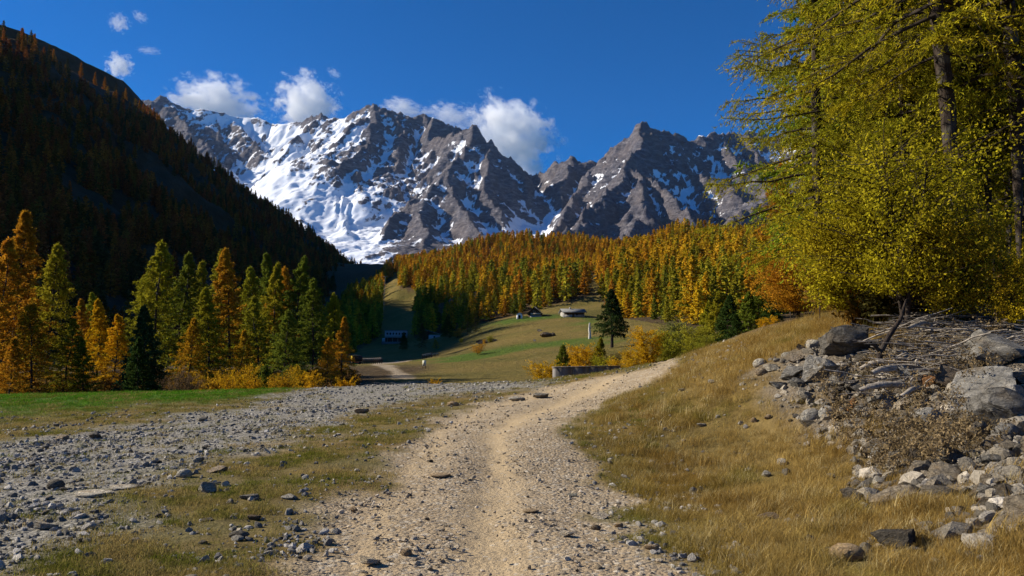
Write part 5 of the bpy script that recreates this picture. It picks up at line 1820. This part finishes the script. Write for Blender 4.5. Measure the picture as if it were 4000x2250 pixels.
s = r.uniform(.45, 1.15, len(x)) * (1 - .55 * edge) * (1 + y / 60) * (.55 + .75 * sstep(-.6, .7, fbm(x * 1.7, y * 1.7, 3, 185)))
scatter_grass('dry_grass', x, y, s, tint_, DRYK, r, 'dry golden grass on the bank right of the track')

x, y, r = ground_pts(66000, -1.0, .18, 3.6, 30, 87, .85)
p, g, gr, sc = zones(x, y)
gn_ = fbm(x * .8, y * .8, 4, 88)
m = r.uniform(0, 1, len(x)) < ((1 - p) ** 3 * (1 - g) * (.10 + .8 * sstep(-.25, .45, gn_)) + g * .06)
x, y = x[m], y[m]
nn = fbm(x * 1.1, y * 1.1, 3, 89) + r.normal(0, .3, len(x))
tt_ = sstep(-.7, .7, nn)[:, None]
tint_ = np.array([.15, .16, .022]) * tt_ + np.array([.36, .27, .10]) * (1 - tt_)
scatter_grass('short_turf', x, y, r.uniform(.5, 1.3, len(x)) * (1 + y / 30), tint_, SHORTK, r, 'thin turf growing between the gravel and the track')

r = np.random.default_rng(90)
x = r.uniform(-34, -2, 30000); y = r.uniform(17, 50, 30000)
p, g, gr, sc = zones(x, y)
m = (r.uniform(0, 1, len(x)) < (gr * .9 + .35 * (1 - g) * (1 - p))) & (x > -1.0 * y)
x, y, gr = x[m], y[m], gr[m]
tt_ = gr[:, None]
tint_ = np.array([.085, .21, .014]) * tt_ + np.array([.24, .17, .05]) * (1 - tt_)
tint_ = tint_ * r.uniform(.7, 1.25, (len(x), 1))
scatter_grass('bright_meadow_grass', x, y, r.uniform(.8, 1.7, len(x)) * np.where(gr > .5, 1.6, 1.1), tint_, SHORTK, r, 'bright green grass strip along the foot of the tree belt')

# undergrowth at the foot of the belt and under the right hand trees
UND = [join_mesh('undergrowth_tuft', [(shrub(1200 + i, .8, .55, 6, 40, 9, .07, .05, egg=.45, base_clear=.02, trunk_r=.006)[2], M_GRASS), (tuft(60 + i, 26, .9, .4, .006, .7), M_GRASS)]) for i in range(3)]
r = np.random.default_rng(91)
x = np.concatenate([r.uniform(-48, -13, 2600), r.uniform(8, 34, 1400)]); y = np.concatenate([r.uniform(46, 72, 2600), r.uniform(18, 62, 1400)])
x = np.concatenate([x, r.uniform(5.9, 16, 420)]); y = np.concatenate([y, r.uniform(13.8, 19, 420)])
m = ((x > .44 * y) & (y > 13.6) & (y < 19.5)) | ((x < 0) & (x < -.20 * y) & (y > 46)) | ((x > .40 * y) & (x > 8.5) & (y > 17))
x, y = x[m], y[m]
n = len(x)
cols = np.array([(.17, .10, .035), (.22, .14, .03), (.10, .09, .025), (.26, .13, .02), (.09, .055, .025)])[r.integers(0, 5, n)]
gn_scatter('undergrowth', np.stack([x, y, H(x, y) - .03], -1), np.stack([0 * x, 0 * x, r.uniform(0, 6.28, n)], -1), r.uniform(.6, 1.9, n) * np.where((y < 20) & (x > 0), .55, 1), r.integers(0, 3, n), cols * r.uniform(.6, 1.2, (n, 1)), UND, 'brown undergrowth at the foot of the trees')
# dry leafy weeds among the boulders
x, y, r = ground_pts(700, .38, .62, 8.5, 12.5, 92)
p, g, gr, sc = zones(x, y)
wn_ = fbm(x * .7, y * .7, 2, 93)
m = (wn_ > -.25) & (sc > .4) & (r.uniform(0, 1, len(x)) < .22)
x, y = x[m], y[m]; n = len(x)
WEED = [mesh_np('dry_weed', *shrub(1300 + i, .38, .26, 5, 22, 7, .026, .015, egg=.5, base_clear=.0, trunk_r=.003)[2], False, [M_GRASS]) for i in range(3)]
gn_scatter('dry_weeds', np.stack([x, y, H(x, y)], -1), np.stack([0 * x, 0 * x, r.uniform(0, 6.28, n)], -1), r.uniform(.6, 1.4, n), r.integers(0, 3, n), np.array([.31, .23, .12]) * r.uniform(.5, 1.2, (n, 1)), WEED, 'withered brown weeds between the boulders')

# ------------------------------------------------------------------ DEADWOOD
r = np.random.default_rng(95)
ns_ = 380
SPs, SRs = [], []
for i in range(ns_):
    px = r.uniform(2195, 2640); py = r.uniform(862, 935) - (px - 2195) * .02
    x, y, z = W(px, 900, r.uniform(11.2, 13.6))
    z = HZ(x, y) + r.uniform(0, .34) * (1 - abs(px - 2400) / 420)
    a = r.normal(0, .5) + (math.pi if r.random() < .5 else 0)
    L = r.uniform(.35, 1.6)
    d = np.array([math.cos(a), math.sin(a) * .6, r.normal(0, .12)])
    v = np.linspace(-.5, .5, 6)
    P = np.array([x, y, z])[None] + d[None] * (v * L)[:, None]
    P = P + np.cumsum(r.normal(0, .03 * L, (6, 3)), 0) * [1, 1, .6]
    SPs.append(P); SRs.append(r.uniform(.005, .014) * np.linspace(1, .4, 6))
me = mesh_np('brushwood', *tubes(np.array(SPs), np.array(SRs), 4), True, [M_DEAD])
tag(new_obj('brushwood', me), 'grey dead twigs heaped along the top of the boulder bank', kind='stuff')
for i, (px, D, L, rad, a, lab) in enumerate([
        (2262, 11.6, 1.0, .055, .15, 'weathered pale log arched on top of the brushwood at its left end'),
        (2240, 11.2, .95, .050, -.1, 'weathered grey log below the arched one'),
        (2300, 10.9, .70, .040, .35, 'short splintered log pointing down right under the brushwood'),
        (2330, 12.6, 1.1, .035, .5, 'long thin log lying up against the thick dark trunk'),
        (2215, 11.9, .6, .045, -.5, 'stubby weathered log beside the large dark boulder')]):
    x = (px - CX) / F * D
    z = HZ(x, D) + .12 + .05 * (i % 2)
    v = np.linspace(-.5, .5, 8)
    rr2 = np.random.default_rng(96 + i)
    P = np.stack([v * L, np.sin(v * 3) * .05, .10 * np.cos(v * 3) + rr2.normal(0, .008, 8)], -1)
    RR = rad * (1 - .35 * np.abs(v * 2) ** 2) * rr2.uniform(.85, 1.15, 8)
    br = np.stack([P[5] + np.array([.02, 0, .02]) * 0, P[5] + [.08, .02, .10], P[5] + [.20, .03, .16]], 0)
    V1 = tubes(P[None], RR[None], 9)
    V2 = tubes(np.array([br]), np.array([[rad * .4, rad * .3, rad * .12]]), 6)
    me = mesh_np('dead_log', *V1, True, [M_DEAD])
    o = new_obj('dead_log', me, None, (x, D, z), (0, 0, a))
    tag(o, lab, 'log')
    new_obj('branch_stub', mesh_np('branch_stub', *V2, True, [M_DEAD]), o)
# dark leaning dead stem in front of the alder
x0, y0, z0 = W(2200, 878, 11.8)
z0 = HZ(x0, y0)
P = np.array([[0, 0, -.05], [.08, .1, .22], [.18, .2, .48], [.36, .3, .72], [.62, .45, .98], [.80, .6, 1.3]])
me = mesh_np('leaning_stem', *tubes(P[None], np.array([[.06, .05, .045, .04, .03, .015]]), 9), True, [M_BARK])
o = new_obj('leaning_stem', me, None, (x0, y0, z0))
tag(o, 'dark crooked stem leaning from the bank up to the alder', 'stem')
st = tubes(np.array([[[.18, .2, .48], [.08, .16, .58], [.0, .12, .62]]]), np.array([[.035, .028, .02]]), 7)
new_obj('branch_stub', mesh_np('branch_stub', *st, True, [M_BARK]), o)

# ------------------------------------------------------------------ BUILDINGS AND SMALL WORKS IN THE VALLEY
M_STONEW = plain('dry_stone_wall', (.34, .32, .29), var=.45, scale=2.2, bump=.8)
M_SLATE = plain('slate_roof', (.17, .17, .165), var=.3, scale=1.5, bump=.4)
M_WOODD = plain('dark_larch_boards', (.075, .045, .028), var=.4, scale=3)
M_WOODL = plain('pale_boards', (.42, .34, .25), var=.3, scale=3)
M_WHITE = plain('white_plaster', (.78, .77, .74), var=.06, scale=2)
M_SHADEDW = plain('shaded_white_plaster', (.36, .37, .39), var=.15, scale=2)  # white plaster with the mountain's shade put into its colour
M_HOLE = plain('dark_opening', (.015, .013, .012), var=.1)
M_CONC = None
M_GREYD = plain('dark_render', (.12, .12, .125))


def part(name, vf, m, parent, label=None, smooth=False):
    o = new_obj(name, mesh_np(name, *vf, smooth, [m]), parent)
    if label: o['label'] = label
    return o


def root(name, loc, rz, label, cat, group=None):
    e = bpy.data.objects.new(name, None)
    link(e); e.location = loc; e.rotation_euler = (0, 0, rz)
    return tag(e, label, cat, group, 'thing')


def prism_vf(x0, x1, y0, y1, z0, zr, axis='x'):
    """gable solid with ridge along the axis"""
    if axis == 'x':
        ym = (y0 + y1) / 2
        V = np.array([[x0, y0, z0], [x1, y0, z0], [x1, y1, z0], [x0, y1, z0], [x0, ym, zr], [x1, ym, zr]], float)
        Fq = np.array([[0, 1, 5, 4], [2, 3, 4, 5], [0, 3, 2, 1], [0, 4, 3, 3], [1, 2, 5, 5]])
    else:
        xm = (x0 + x1) / 2
        V = np.array([[x0, y0, z0], [x0, y1, z0], [x1, y1, z0], [x1, y0, z0], [xm, y0, zr], [xm, y1, zr]], float)
        Fq = np.array([[0, 1, 5, 4], [2, 3, 4, 5], [0, 3, 2, 1], [0, 4, 3, 3], [1, 2, 5, 5]])
    return V, Fq


def tri_mesh(name, vf, m, parent):
    V, Fq = vf
    me = bpy.data.meshes.new(name)
    me.from_pydata([tuple(v) for v in V], [], [tuple(dict.fromkeys(int(a) for a in f)) for f in Fq])
    me.materials.append(m); me.update()
    return new_obj(name, me, parent)


def roof_slab(name, x0, x1, ya, za, yb, zb, th, m, parent):
    V = np.array([[x0, ya, za], [x1, ya, za], [x1, yb, zb], [x0, yb, zb], [x0, ya, za + th], [x1, ya, za + th], [x1, yb, zb + th], [x0, yb, zb + th]], float)
    Fq = np.array([[0, 3, 2, 1], [4, 5, 6, 7], [0, 1, 5, 4], [1, 2, 6, 5], [2, 3, 7, 6], [3, 0, 4, 7]])
    return part(name, (V, Fq), m, parent)


# low stone hut with slate roof
x, y, z = G(1444, 797)
S_ = y / F
hut = root('stone_hut', (x, y, z - .3), .12, 'low stone hut with a long light slate roof on the meadow crest', 'hut')
wL = 54 * S_ / 2
h1 = 12.5 * S_
part('wall', box_vf(-wL, wL, 0, 5.5, -.5, h1 + .3), M_STONEW, hut)
tri_mesh('gable', prism_vf(-wL + .02, wL - .02, .02, 5.48, h1 + .3, h1 + 1.15), M_WOODD, hut)
part('timber_front', box_vf(-wL + .25, wL - .25, -.06, .0, h1 - .55, h1 + .28), M_WOODD, hut)
roof_slab('roof', -wL - .5, wL + .6, -.9, h1 + .05, 2.75, h1 + 1.25, .16, M_SLATE, hut)
roof_slab('roof', -wL - .5, wL + .6, 6.4, h1 + .05, 2.75, h1 + 1.25, .16, M_SLATE, hut)
ch = part('chimney', box_vf(-1.0, -.55, 2.2, 2.7, h1 + .9, h1 + 1.8), M_STONEW, hut)
for wx in (-1.9, .9):
    f_ = part('window', box_vf(wx - .25, wx + .25, -.05, .01, .8, 1.4), M_WOODD, hut)
    part('pane', box_vf(wx - .18, wx + .18, -.07, -.052, .87, 1.33), M_HOLE, f_)
part('door', box_vf(-.55, .15, -.05, .01, -.2, 1.45), M_WOODD, hut)
# chalet with front gable
x, y, z = G(1345, 797)
ch_ = root('gabled_chalet', (x, y, z - .3), -.1, 'small dark chalet with a steep front gable beside the white shrine', 'chalet')
hw = 17 * S_
part('wall', box_vf(-hw, hw, 0, 6, -.5, 1.5), M_WOODD, ch_)
tri_mesh('gable', prism_vf(-hw, hw, 0, 6, 1.5, 3.3, 'y'), M_WOODD, ch_)
for sx in (-1, 1):
    V = np.array([[sx * (hw + .5), -.7, 1.15], [sx * (hw + .5), 6.4, 1.15], [0, 6.4, 3.42], [0, -.7, 3.42]], float)
    V = np.concatenate([V, V + [0, 0, .14]])
    part('roof', (V, np.array([[0, 1, 2, 3], [4, 7, 6, 5], [0, 4, 5, 1], [1, 5, 6, 2], [2, 6, 7, 3], [3, 7, 4, 0]])), M_SLATE if sx > 0 else M_WOODD, ch_)
part('balcony_rail', box_vf(-hw * .6, hw * .95, -.5, -.44, 1.0, 1.45), M_WOODL, ch_)
part('plinth', box_vf(-hw * .7, hw * 1.02, -.12, .0, -.5, .75), M_STONEW, ch_)
f_ = part('window', box_vf(-.5, .2, -.04, .01, 1.6, 2.2), M_WOODL, ch_)
part('pane', box_vf(-.42, .12, -.06, -.042, 1.67, 2.13), M_HOLE, f_)
part('side_wing', box_vf(hw + .6, hw + 3.2, 1.0, 5, -.5, .9), M_WOODD, ch_)
# white shrine with arch
x, y, z = G(1307, 802)
sh = root('white_shrine', (x, y, z - .15), .05, 'tiny white arched shrine on the left brow of the meadow', 'shrine')
for sx in (-1, 1):
    part('pier', box_vf(sx * .62 - .26, sx * .62 + .26, 0, 1.5, -.3, 1.25), M_WHITE, sh)
a_ = np.linspace(0, math.pi, 9)
V = []
for yy in (0, 1.5):
    for t in a_: V.append((.36 * math.cos(t), yy, 1.0 + .36 * math.sin(t)))
    for t in a_: V.append((.88 * math.cos(t) if t not in (0, math.pi) else math.copysign(.88, math.cos(t)), yy, 1.0 + (.95 * math.sin(t))))
V = np.array(V); n9 = 9
Fq = []
for k in range(8):
    Fq.append([k, k + 1, n9 + k + 1, n9 + k]); Fq.append([18 + k, 18 + n9 + k, 18 + n9 + k + 1, 18 + k + 1])
    Fq.append([k, 18 + k, 18 + k + 1, k + 1]); Fq.append([n9 + k, n9 + k + 1, 18 + n9 + k + 1, 18 + n9 + k])
part('arch', (V + [0, .004, .002], np.array(Fq)), M_WHITE, sh)
for sx in (-1, 1):
    V = np.array([[sx * 1.05, -.12, 1.55], [sx * 1.05, 1.62, 1.55], [0, 1.62, 2.15], [0, -.12, 2.15]], float)
    V = np.concatenate([V, V + [0, 0, .08]])
    part('roof', (V, np.array([[0, 1, 2, 3], [4, 7, 6, 5], [0, 4, 5, 1], [1, 5, 6, 2], [2, 6, 7, 3], [3, 7, 4, 0]])), M_SLATE, sh)
part('back_wall', box_vf(-.36, .36, 1.3, 1.45, -.3, 1.4), M_HOLE, sh)

# buildings down in the shade
x, y, z = W(994, 856, 330); z = HZ(x, y)
S_ = y / F
b1 = root('lift_station', (x, y, z - .4), .05, 'long white flat-roofed station standing in the mountain shade', 'building')
part('lower_storey', box_vf(-26 * S_, 22 * S_, 1, 9, -.5, 2.6), M_WOODD, b1)
part('wall', box_vf(-26 * S_, 27 * S_, 0, 9, 2.6, 5.6), M_SHADEDW, b1)
part('roof', box_vf(-27 * S_, 28 * S_, -.5, 9.5, 5.6, 5.85), M_SLATE, b1)
part('terrace', box_vf(-32 * S_, 18 * S_, -3, .98, -.5, .9), M_GREYD, b1)
for k_ in range(7):
    wx = -3.6 + k_ * 1.25
    f_ = part('window', box_vf(wx, wx + .7, -.03, .0, 3.9, 4.7), M_WOODD, b1)
    part('pane', box_vf(wx + .08, wx + .62, -.045, -.032, 3.98, 4.62), M_HOLE, f_)
for k_ in range(4):
    part('post', box_vf(-3.4 + k_ * 2.2, -3.25 + k_ * 2.2, .3, .45, .9, 2.6), M_WOODL, b1)
part('annex', box_vf(-31 * S_, -24.5 * S_, -2.5, 0, .9, 2.4), M_SHADEDW, b1)
x, y, z = W(1090, 842, 320); z = HZ(x, y)
b2 = root('shed_with_white_wall', (x, y, z - .4), 0, 'low shed with a slanting pale roof and short white wall in the shade', 'shed')
part('wall', box_vf(-1.9, 2.4, 0, 5, -.4, 2.0), M_SHADEDW, b2)
V = np.array([[-4.5, -1, 4.3], [2.9, -1, 2.1], [2.9, 6, 2.1], [-4.5, 6, 4.3]], float); V = np.concatenate([V, V + [0, 0, .2]])
part('roof', (V, np.array([[0, 3, 2, 1], [4, 5, 6, 7], [0, 1, 5, 4], [1, 2, 6, 5], [2, 3, 7, 6], [3, 0, 4, 7]])), M_SLATE, b2)
part('door', box_vf(.1, .8, -.05, 0, -.1, 1.5), M_HOLE, b2)
part('timber_wing', box_vf(-4.2, -1.95, .3, 5, -.4, 3.4), M_WOODD, b2)

# concrete wall between the bushes
def conc_mat():
    t = NT('stained_concrete')
    c = t.coord()
    mp = t.n('Mapping'); mp.inputs['Scale'].default_value = (2.6, 2.6, .25); t.l(c, mp.inputs[0])
    n1 = t.noise(mp.outputs[0], 1.0, 5, .7); n2 = t.noise(c, 3, 5)
    col = t.ramp(n1, [(.35, (.10, .09, .082)), (.5, (.19, .175, .16)), (.68, (.30, .28, .26))])
    t.principled(col, .9, t.bump(n2, .4, .03), .2)
    return t.m


M_CONC = conc_mat()
xa, ya, za = W(1399, 926, 42); xb, yb, zb = W(1560, 920, 45)
cw = root('concrete_wall', (xa, ya, 0), math.atan2(yb - ya, xb - xa), 'low stained concrete wall in front of the yellow birches', 'wall')
LW = math.hypot(xb - xa, yb - ya)
npan = 4
for i in range(npan):
    u0_, u1_ = LW * i / npan, LW * (i + 1) / npan
    zt0 = za + (zb - za) * i / npan
    part('wall_panel', box_vf(u0_ + .012, u1_ - .012, 0, .3, -3, zt0 + (zb - za) / npan * .5), M_CONC, cw)
part('coping', box_vf(-.03, LW + .03, -.03, .33, za - .005 + .02, za + .07), M_CONC, cw)

# fences in the valley
def fence(px0, px1, py, D, n, lab, hgt=1.15):
    xs0, y_, _ = W(px0, py, D); xs1 = W(px1, py, D)[0]
    zc = HZ((xs0 + xs1) / 2, y_)
    e = root('wooden_fence', ((xs0 + xs1) / 2, y_, zc), 0, lab, 'fence', 'fences on the valley floor')
    L = (xs1 - xs0)
    rr3 = np.random.default_rng(int(px0))
    for k in range(n):
        ux = -L / 2 + L * k / (n - 1)
        zz = HZ((xs0 + xs1) / 2 + ux, y_) - zc
        h_ = hgt * rr3.uniform(.85, 1.15)
        part('post', box_vf(ux - .07, ux + .07, -.07, .07, zz - .3, zz + h_), M_WOODD, e)
    for q in (.45, .85):
        for k in range(n - 1):
            ua = -L / 2 + L * k / (n - 1); ub = -L / 2 + L * (k + 1) / (n - 1)
            za_ = HZ((xs0 + xs1) / 2 + ua, y_) - zc + q * hgt; zb_ = HZ((xs0 + xs1) / 2 + ub, y_) - zc + q * hgt
            V = np.array([[ua, -.10, za_], [ub, -.10, zb_], [ub, -.075, zb_], [ua, -.075, za_], [ua, -.10, za_ + .13], [ub, -.10, zb_ + .13], [ub, -.075, zb_ + .13], [ua, -.075, za_ + .13]])
            part('rail', (V, np.array([[0, 3, 2, 1], [4, 5, 6, 7], [0, 1, 5, 4], [1, 2, 6, 5], [2, 3, 7, 6], [3, 0, 4, 7]])), M_WOODD if q < .6 else M_WOODL, e)
    return e


fence(902, 960, 918, 150, 12, 'long wooden rail fence beside the valley track')
fence(912, 962, 914, 168, 10, 'second rail fence just behind the long one')
fence(1062, 1085, 912, 175, 5, 'short pen fence at the left foot of the meadow')
fence(1064, 1102, 908, 195, 6, 'pen fence behind the short one at the meadow foot')

# notice board
x, y, z = G(1067, 927)
nb_ = root('notice_board', (x, y, z), 0, 'small pale notice board standing on the lower meadow edge', 'sign')
w_ = 4.4 * y / F
part('board', box_vf(-w_, w_, 0, .05, .35, .35 + 14 * y / F), plain('pale_board_paint', (.80, .76, .55), var=.08), nb_)
for sx in (-1, 1):
    part('post', box_vf(sx * w_ * .8 - .04, sx * w_ * .8 + .04, .052, .11, -.2, .5), M_WOODD, nb_)
part('picture_panel', box_vf(-w_ * .45, w_ * .45, -.012, -.002, .35 + 4 * y / F, .35 + 10 * y / F), plain('grey_print', (.35, .36, .28), var=.5, scale=9), nb_)
# small machine with yellow front
x, y, z = W(891, 914, 148); z = HZ(x, y)
mc = root('snow_machine', (x, y, z), .3, 'small dark round-bodied machine with a yellow and red front at the left fence end', 'machine')
v8 = tubes(np.array([[[-.4, 0, 1.15], [.1, 0, 1.2], [.7, 0, 1.2], [1.5, 0, 1.15]]]), np.array([[.62, .66, .60, .45]]), 14)
part('barrel', v8, plain('black_cover', (.02, .02, .022)), mc, smooth=True)
v9 = tubes(np.array([[[-.62, 0, 1.15], [-.55, 0, 1.15], [-.41, 0, 1.15]]]), np.array([[.05, .52, .61]]), 14)
part('front_cap', v9, plain('yellow_paint', (.75, .52, .04), var=.15), mc, smooth=True)
part('chassis', box_vf(-.5, 1.3, -.35, .35, .35, .52), plain('red_frame', (.45, .07, .02), var=.2), mc)
for sx in (-.3, 1.0):
    part('wheel', tubes(np.array([[[sx, -.5, .28], [sx, -.38, .28], [sx, .38, .28], [sx, .5, .28]]]), np.array([[.05, .28, .28, .05]]), 12), M_HOLE, mc)

# lift masts in the shade
for k_, (px, pt, pb, D) in enumerate([(966, 695, 745, 520), (1483, 812, 848, 150)]):
    x, y, zt = W(px, pt, D); z = HZ(x, y)
    if k_ == 0:
        m_ = root('lift_mast', (x, y, z), 0, 'thin pale lift mast in the shade beside the brown clearing', 'mast')
        part('pole', tubes(np.array([[[0, 0, -.3], [.3, 0, (zt - z) * .5], [.9, 0, zt - z]]]), np.array([[.22, .17, .12]]), 7), M_WOODL, m_)
        part('crossarm', box_vf(-.6, 2.4, -.1, .1, zt - z - .35, zt - z - .12), M_WOODL, m_)
    else:
        P = np.array([[0, 0, -.2], [.05, 0, .9], [-.04, 0, 1.7], [.03, 0, max(zt - z, 2.2)]])
        m_ = root('dead_tree', (x, y, z), 0, 'bleached dead trunk standing left of the dark stone pine', 'dead tree')
        part('trunk', tubes(P[None], np.array([[.30, .24, .22, .14]]), 8), plain('bleached_wood', (.5, .47, .42), var=.5, scale=4), m_)
        part('snag', tubes(np.array([[P[2], P[2] + [.35, 0, .35], P[2] + [.55, 0, .7]]]), np.array([[.09, .06, .03]]), 6), M_WOODL, m_)

# things on the meadow
for px, pb, w, hr, tone, lab in [(1378, 848, 34, .45, (.42, .34, .27), 'dark hollowed rock outcrop in the middle of the meadow'), (1392, 846, 18, .7, (.34, .28, .22), 'steep dark rock at the right end of the meadow outcrop'), (1366, 845, 16, .5, (.7, .58, .44), 'brown rock at the left end of the meadow outcrop'), (1358, 834, 14, .5, TAN, 'small tan stone left of the dark rock outcrop'),
                                 (1215, 866, 34, .4, (.3, .26, .22), 'dark rubble mound under the bare shrub on the meadow'), (1238, 860, 34, .3, (.32, .28, .22), 'second dark mound right of the first on the meadow'),
                                 (1345, 858, 8, .6, PALE, 'tiny pale stone on the meadow below the outcrop'), (1275, 785, 10, .6, LG, 'grey stone at the wood edge above the shrine')]:
    put_rock(px, pb, w, hr, tone, 'boulder', lab, 'b', None, .2, (0, 0), .25, .7)
for px, pb, pt, D, c, K_, nm, lab, cat, wd in [
        (1200, 893, 862, 0, ORANGE, SHK[1], 'leafy_shrub', 'orange shrub on the left shoulder of the meadow', 'shrub', 1.6),
        (1232, 862, 842, 0, OLIVE, SHK[3], 'leafy_shrub', 'thin olive shrub above the dark mound', 'shrub', 1.4),
        (1218, 866, 850, 0, YELLOW, SHK[2], 'leafy_shrub', 'yellow sprig left of the thin olive shrub', 'shrub', .9),
        (1150, 850, 826, 0, ORANGE, SHK[3], 'leafy_shrub', 'orange shrub group at the shade edge under the two green larches', 'shrub', 2.2),
        (1160, 862, 848, 0, YGREEN, SHK[2], 'leafy_shrub', 'small yellow-green shrub below the orange group', 'shrub', 1.4),
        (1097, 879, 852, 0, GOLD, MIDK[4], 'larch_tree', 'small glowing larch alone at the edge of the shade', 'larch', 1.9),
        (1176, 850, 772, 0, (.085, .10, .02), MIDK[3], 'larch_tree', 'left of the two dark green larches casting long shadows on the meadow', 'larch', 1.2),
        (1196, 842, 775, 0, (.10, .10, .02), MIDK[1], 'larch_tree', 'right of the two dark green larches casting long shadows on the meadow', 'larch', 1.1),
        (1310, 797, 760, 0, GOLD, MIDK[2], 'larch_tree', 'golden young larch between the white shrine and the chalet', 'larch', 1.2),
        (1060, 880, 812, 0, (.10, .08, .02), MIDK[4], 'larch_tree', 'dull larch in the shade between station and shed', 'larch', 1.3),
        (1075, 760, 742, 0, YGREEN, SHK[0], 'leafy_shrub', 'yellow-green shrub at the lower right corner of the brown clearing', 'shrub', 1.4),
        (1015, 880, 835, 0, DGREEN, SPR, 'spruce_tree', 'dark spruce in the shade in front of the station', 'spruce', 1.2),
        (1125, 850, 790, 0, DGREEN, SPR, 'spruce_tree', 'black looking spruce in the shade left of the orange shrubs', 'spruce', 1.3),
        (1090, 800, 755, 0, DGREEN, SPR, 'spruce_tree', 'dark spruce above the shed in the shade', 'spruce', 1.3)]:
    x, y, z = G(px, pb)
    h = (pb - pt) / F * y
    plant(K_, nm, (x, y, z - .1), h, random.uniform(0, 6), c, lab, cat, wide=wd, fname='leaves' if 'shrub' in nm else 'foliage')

# ------------------------------------------------------------------ CLOUDS (behind the crest)
def cloud_mat(name, dens, thr, freq, stretch=(1, 1, 1)):
    t = NT(name)
    c = t.coord()
    oi = t.n('ObjectInfo')
    ln = t.n('VectorMath', operation='LENGTH'); t.l(c, ln.inputs[0])
    add = t.n('VectorMath', operation='ADD'); t.l(c, add.inputs[0])
    comb = t.n('CombineXYZ')
    for i in range(3): t.l(t.math('MULTIPLY', oi.outputs['Random'], 23.0 + 9 * i), comb.inputs[i])
    t.l(comb.outputs[0], add.inputs[1])
    n = t.noise(add.outputs[0], freq, 6, .62)
    fall = t.math('SUBTRACT', 1.0, ln.outputs['Value'])
    q = t.math('ADD', t.math('MULTIPLY', fall, .95), t.math('MULTIPLY', t.math('SUBTRACT', n, .5), 2.6))
    mr = t.n('MapRange'); mr.inputs['From Min'].default_value = thr; mr.inputs['From Max'].default_value = thr + .10
    mr.inputs['To Min'].default_value = 0; mr.inputs['To Max'].default_value = dens
    t.l(q, mr.inputs['Value'])
    # nothing may reach the hull itself
    edge = t.math('MULTIPLY', mr.outputs[0], t.math('MULTIPLY', fall, 8.0, True))
    pv = t.n('VolumePrincipled')
    pv.inputs['Color'].default_value = (1, 1, 1, 1)
    pv.inputs['Anisotropy'].default_value = 0.0
    t.l(edge, pv.inputs['Density'])
    t.l(pv.outputs[0], t.out.inputs['Volume'])
    t.m.volume_intersection_method if False else None
    return t.m


M_CLOUD = cloud_mat('cumulus', .010, .36, 3.0)
M_WISP = cloud_mat('thin_cloud', .006, .40, 3.4)
ICV, ICF = ICO[3]
CLOUDME = mesh_np('cloud', ICV, ICF, True, [M_CLOUD])
WISPME = mesh_np('cloud_wisp', ICV, ICF, True, [M_WISP])
for px, py, w, h, m_, tl, lab in [
        (545, 262, 250, 150, CLOUDME, .25, 'bright pyramid-shaped cloud rising behind the left glacier crest'),
        (772, 262, 190, 150, CLOUDME, .5, 'ragged white cloud with a blue gap left of the main peak'),
        (1015, 275, 120, 60, CLOUDME, .2, 'small puff of cloud right of the main peak'),
        (1130, 295, 160, 80, WISPME, .2, 'thin veil of cloud between the puff and the long cloud bank'),
        (1290, 345, 270, 190, CLOUDME, .6, 'long cloud bank sloping down behind the central ridge'),
        (300, 166, 78, 68, CLOUDME, .2, 'round white cloudlet above the shaded ridge'),
        (300, 58, 62, 52, WISPME, .5, 'torn cloudlet high on the left'),
        (352, 42, 50, 30, WISPME, .6, 'tiny cloud scrap right of the torn cloudlet'),
        (374, 127, 70, 24, WISPME, .1, 'pair of flat cloud scraps above the round cloudlet'),
        (840, 184, 44, 26, WISPME, .6, 'small cloud scrap above the ragged cloud')]:
    D = 8350
    x, y, z = W(px, py, D)
    o = new_obj('cloud', m_, None, (x, y, z), (0, tl, 0), (w / F * D * .5 * 1.2, min(w, h) / F * D * .45, h / F * D * .5 * 1.25))
    tag(o, lab, 'cloud')

# ------------------------------------------------------------------ THE AIR
t = NT('valley_air')
pv = t.n('VolumePrincipled')
pv.inputs['Color'].default_value = (.50, .68, 1.0, 1)
pv.inputs['Density'].default_value = 0.85e-5
pv.inputs['Anisotropy'].default_value = .1
t.l(pv.outputs[0], t.out.inputs['Volume'])
V, Fq = box_vf(-7600, 7600, -7600, 7600, -40, 2350)
me = mesh_np('haze', V, Fq, False, [t.m])
tag(new_obj('haze', me), 'thin blue haze in the mountain air', kind='stuff')
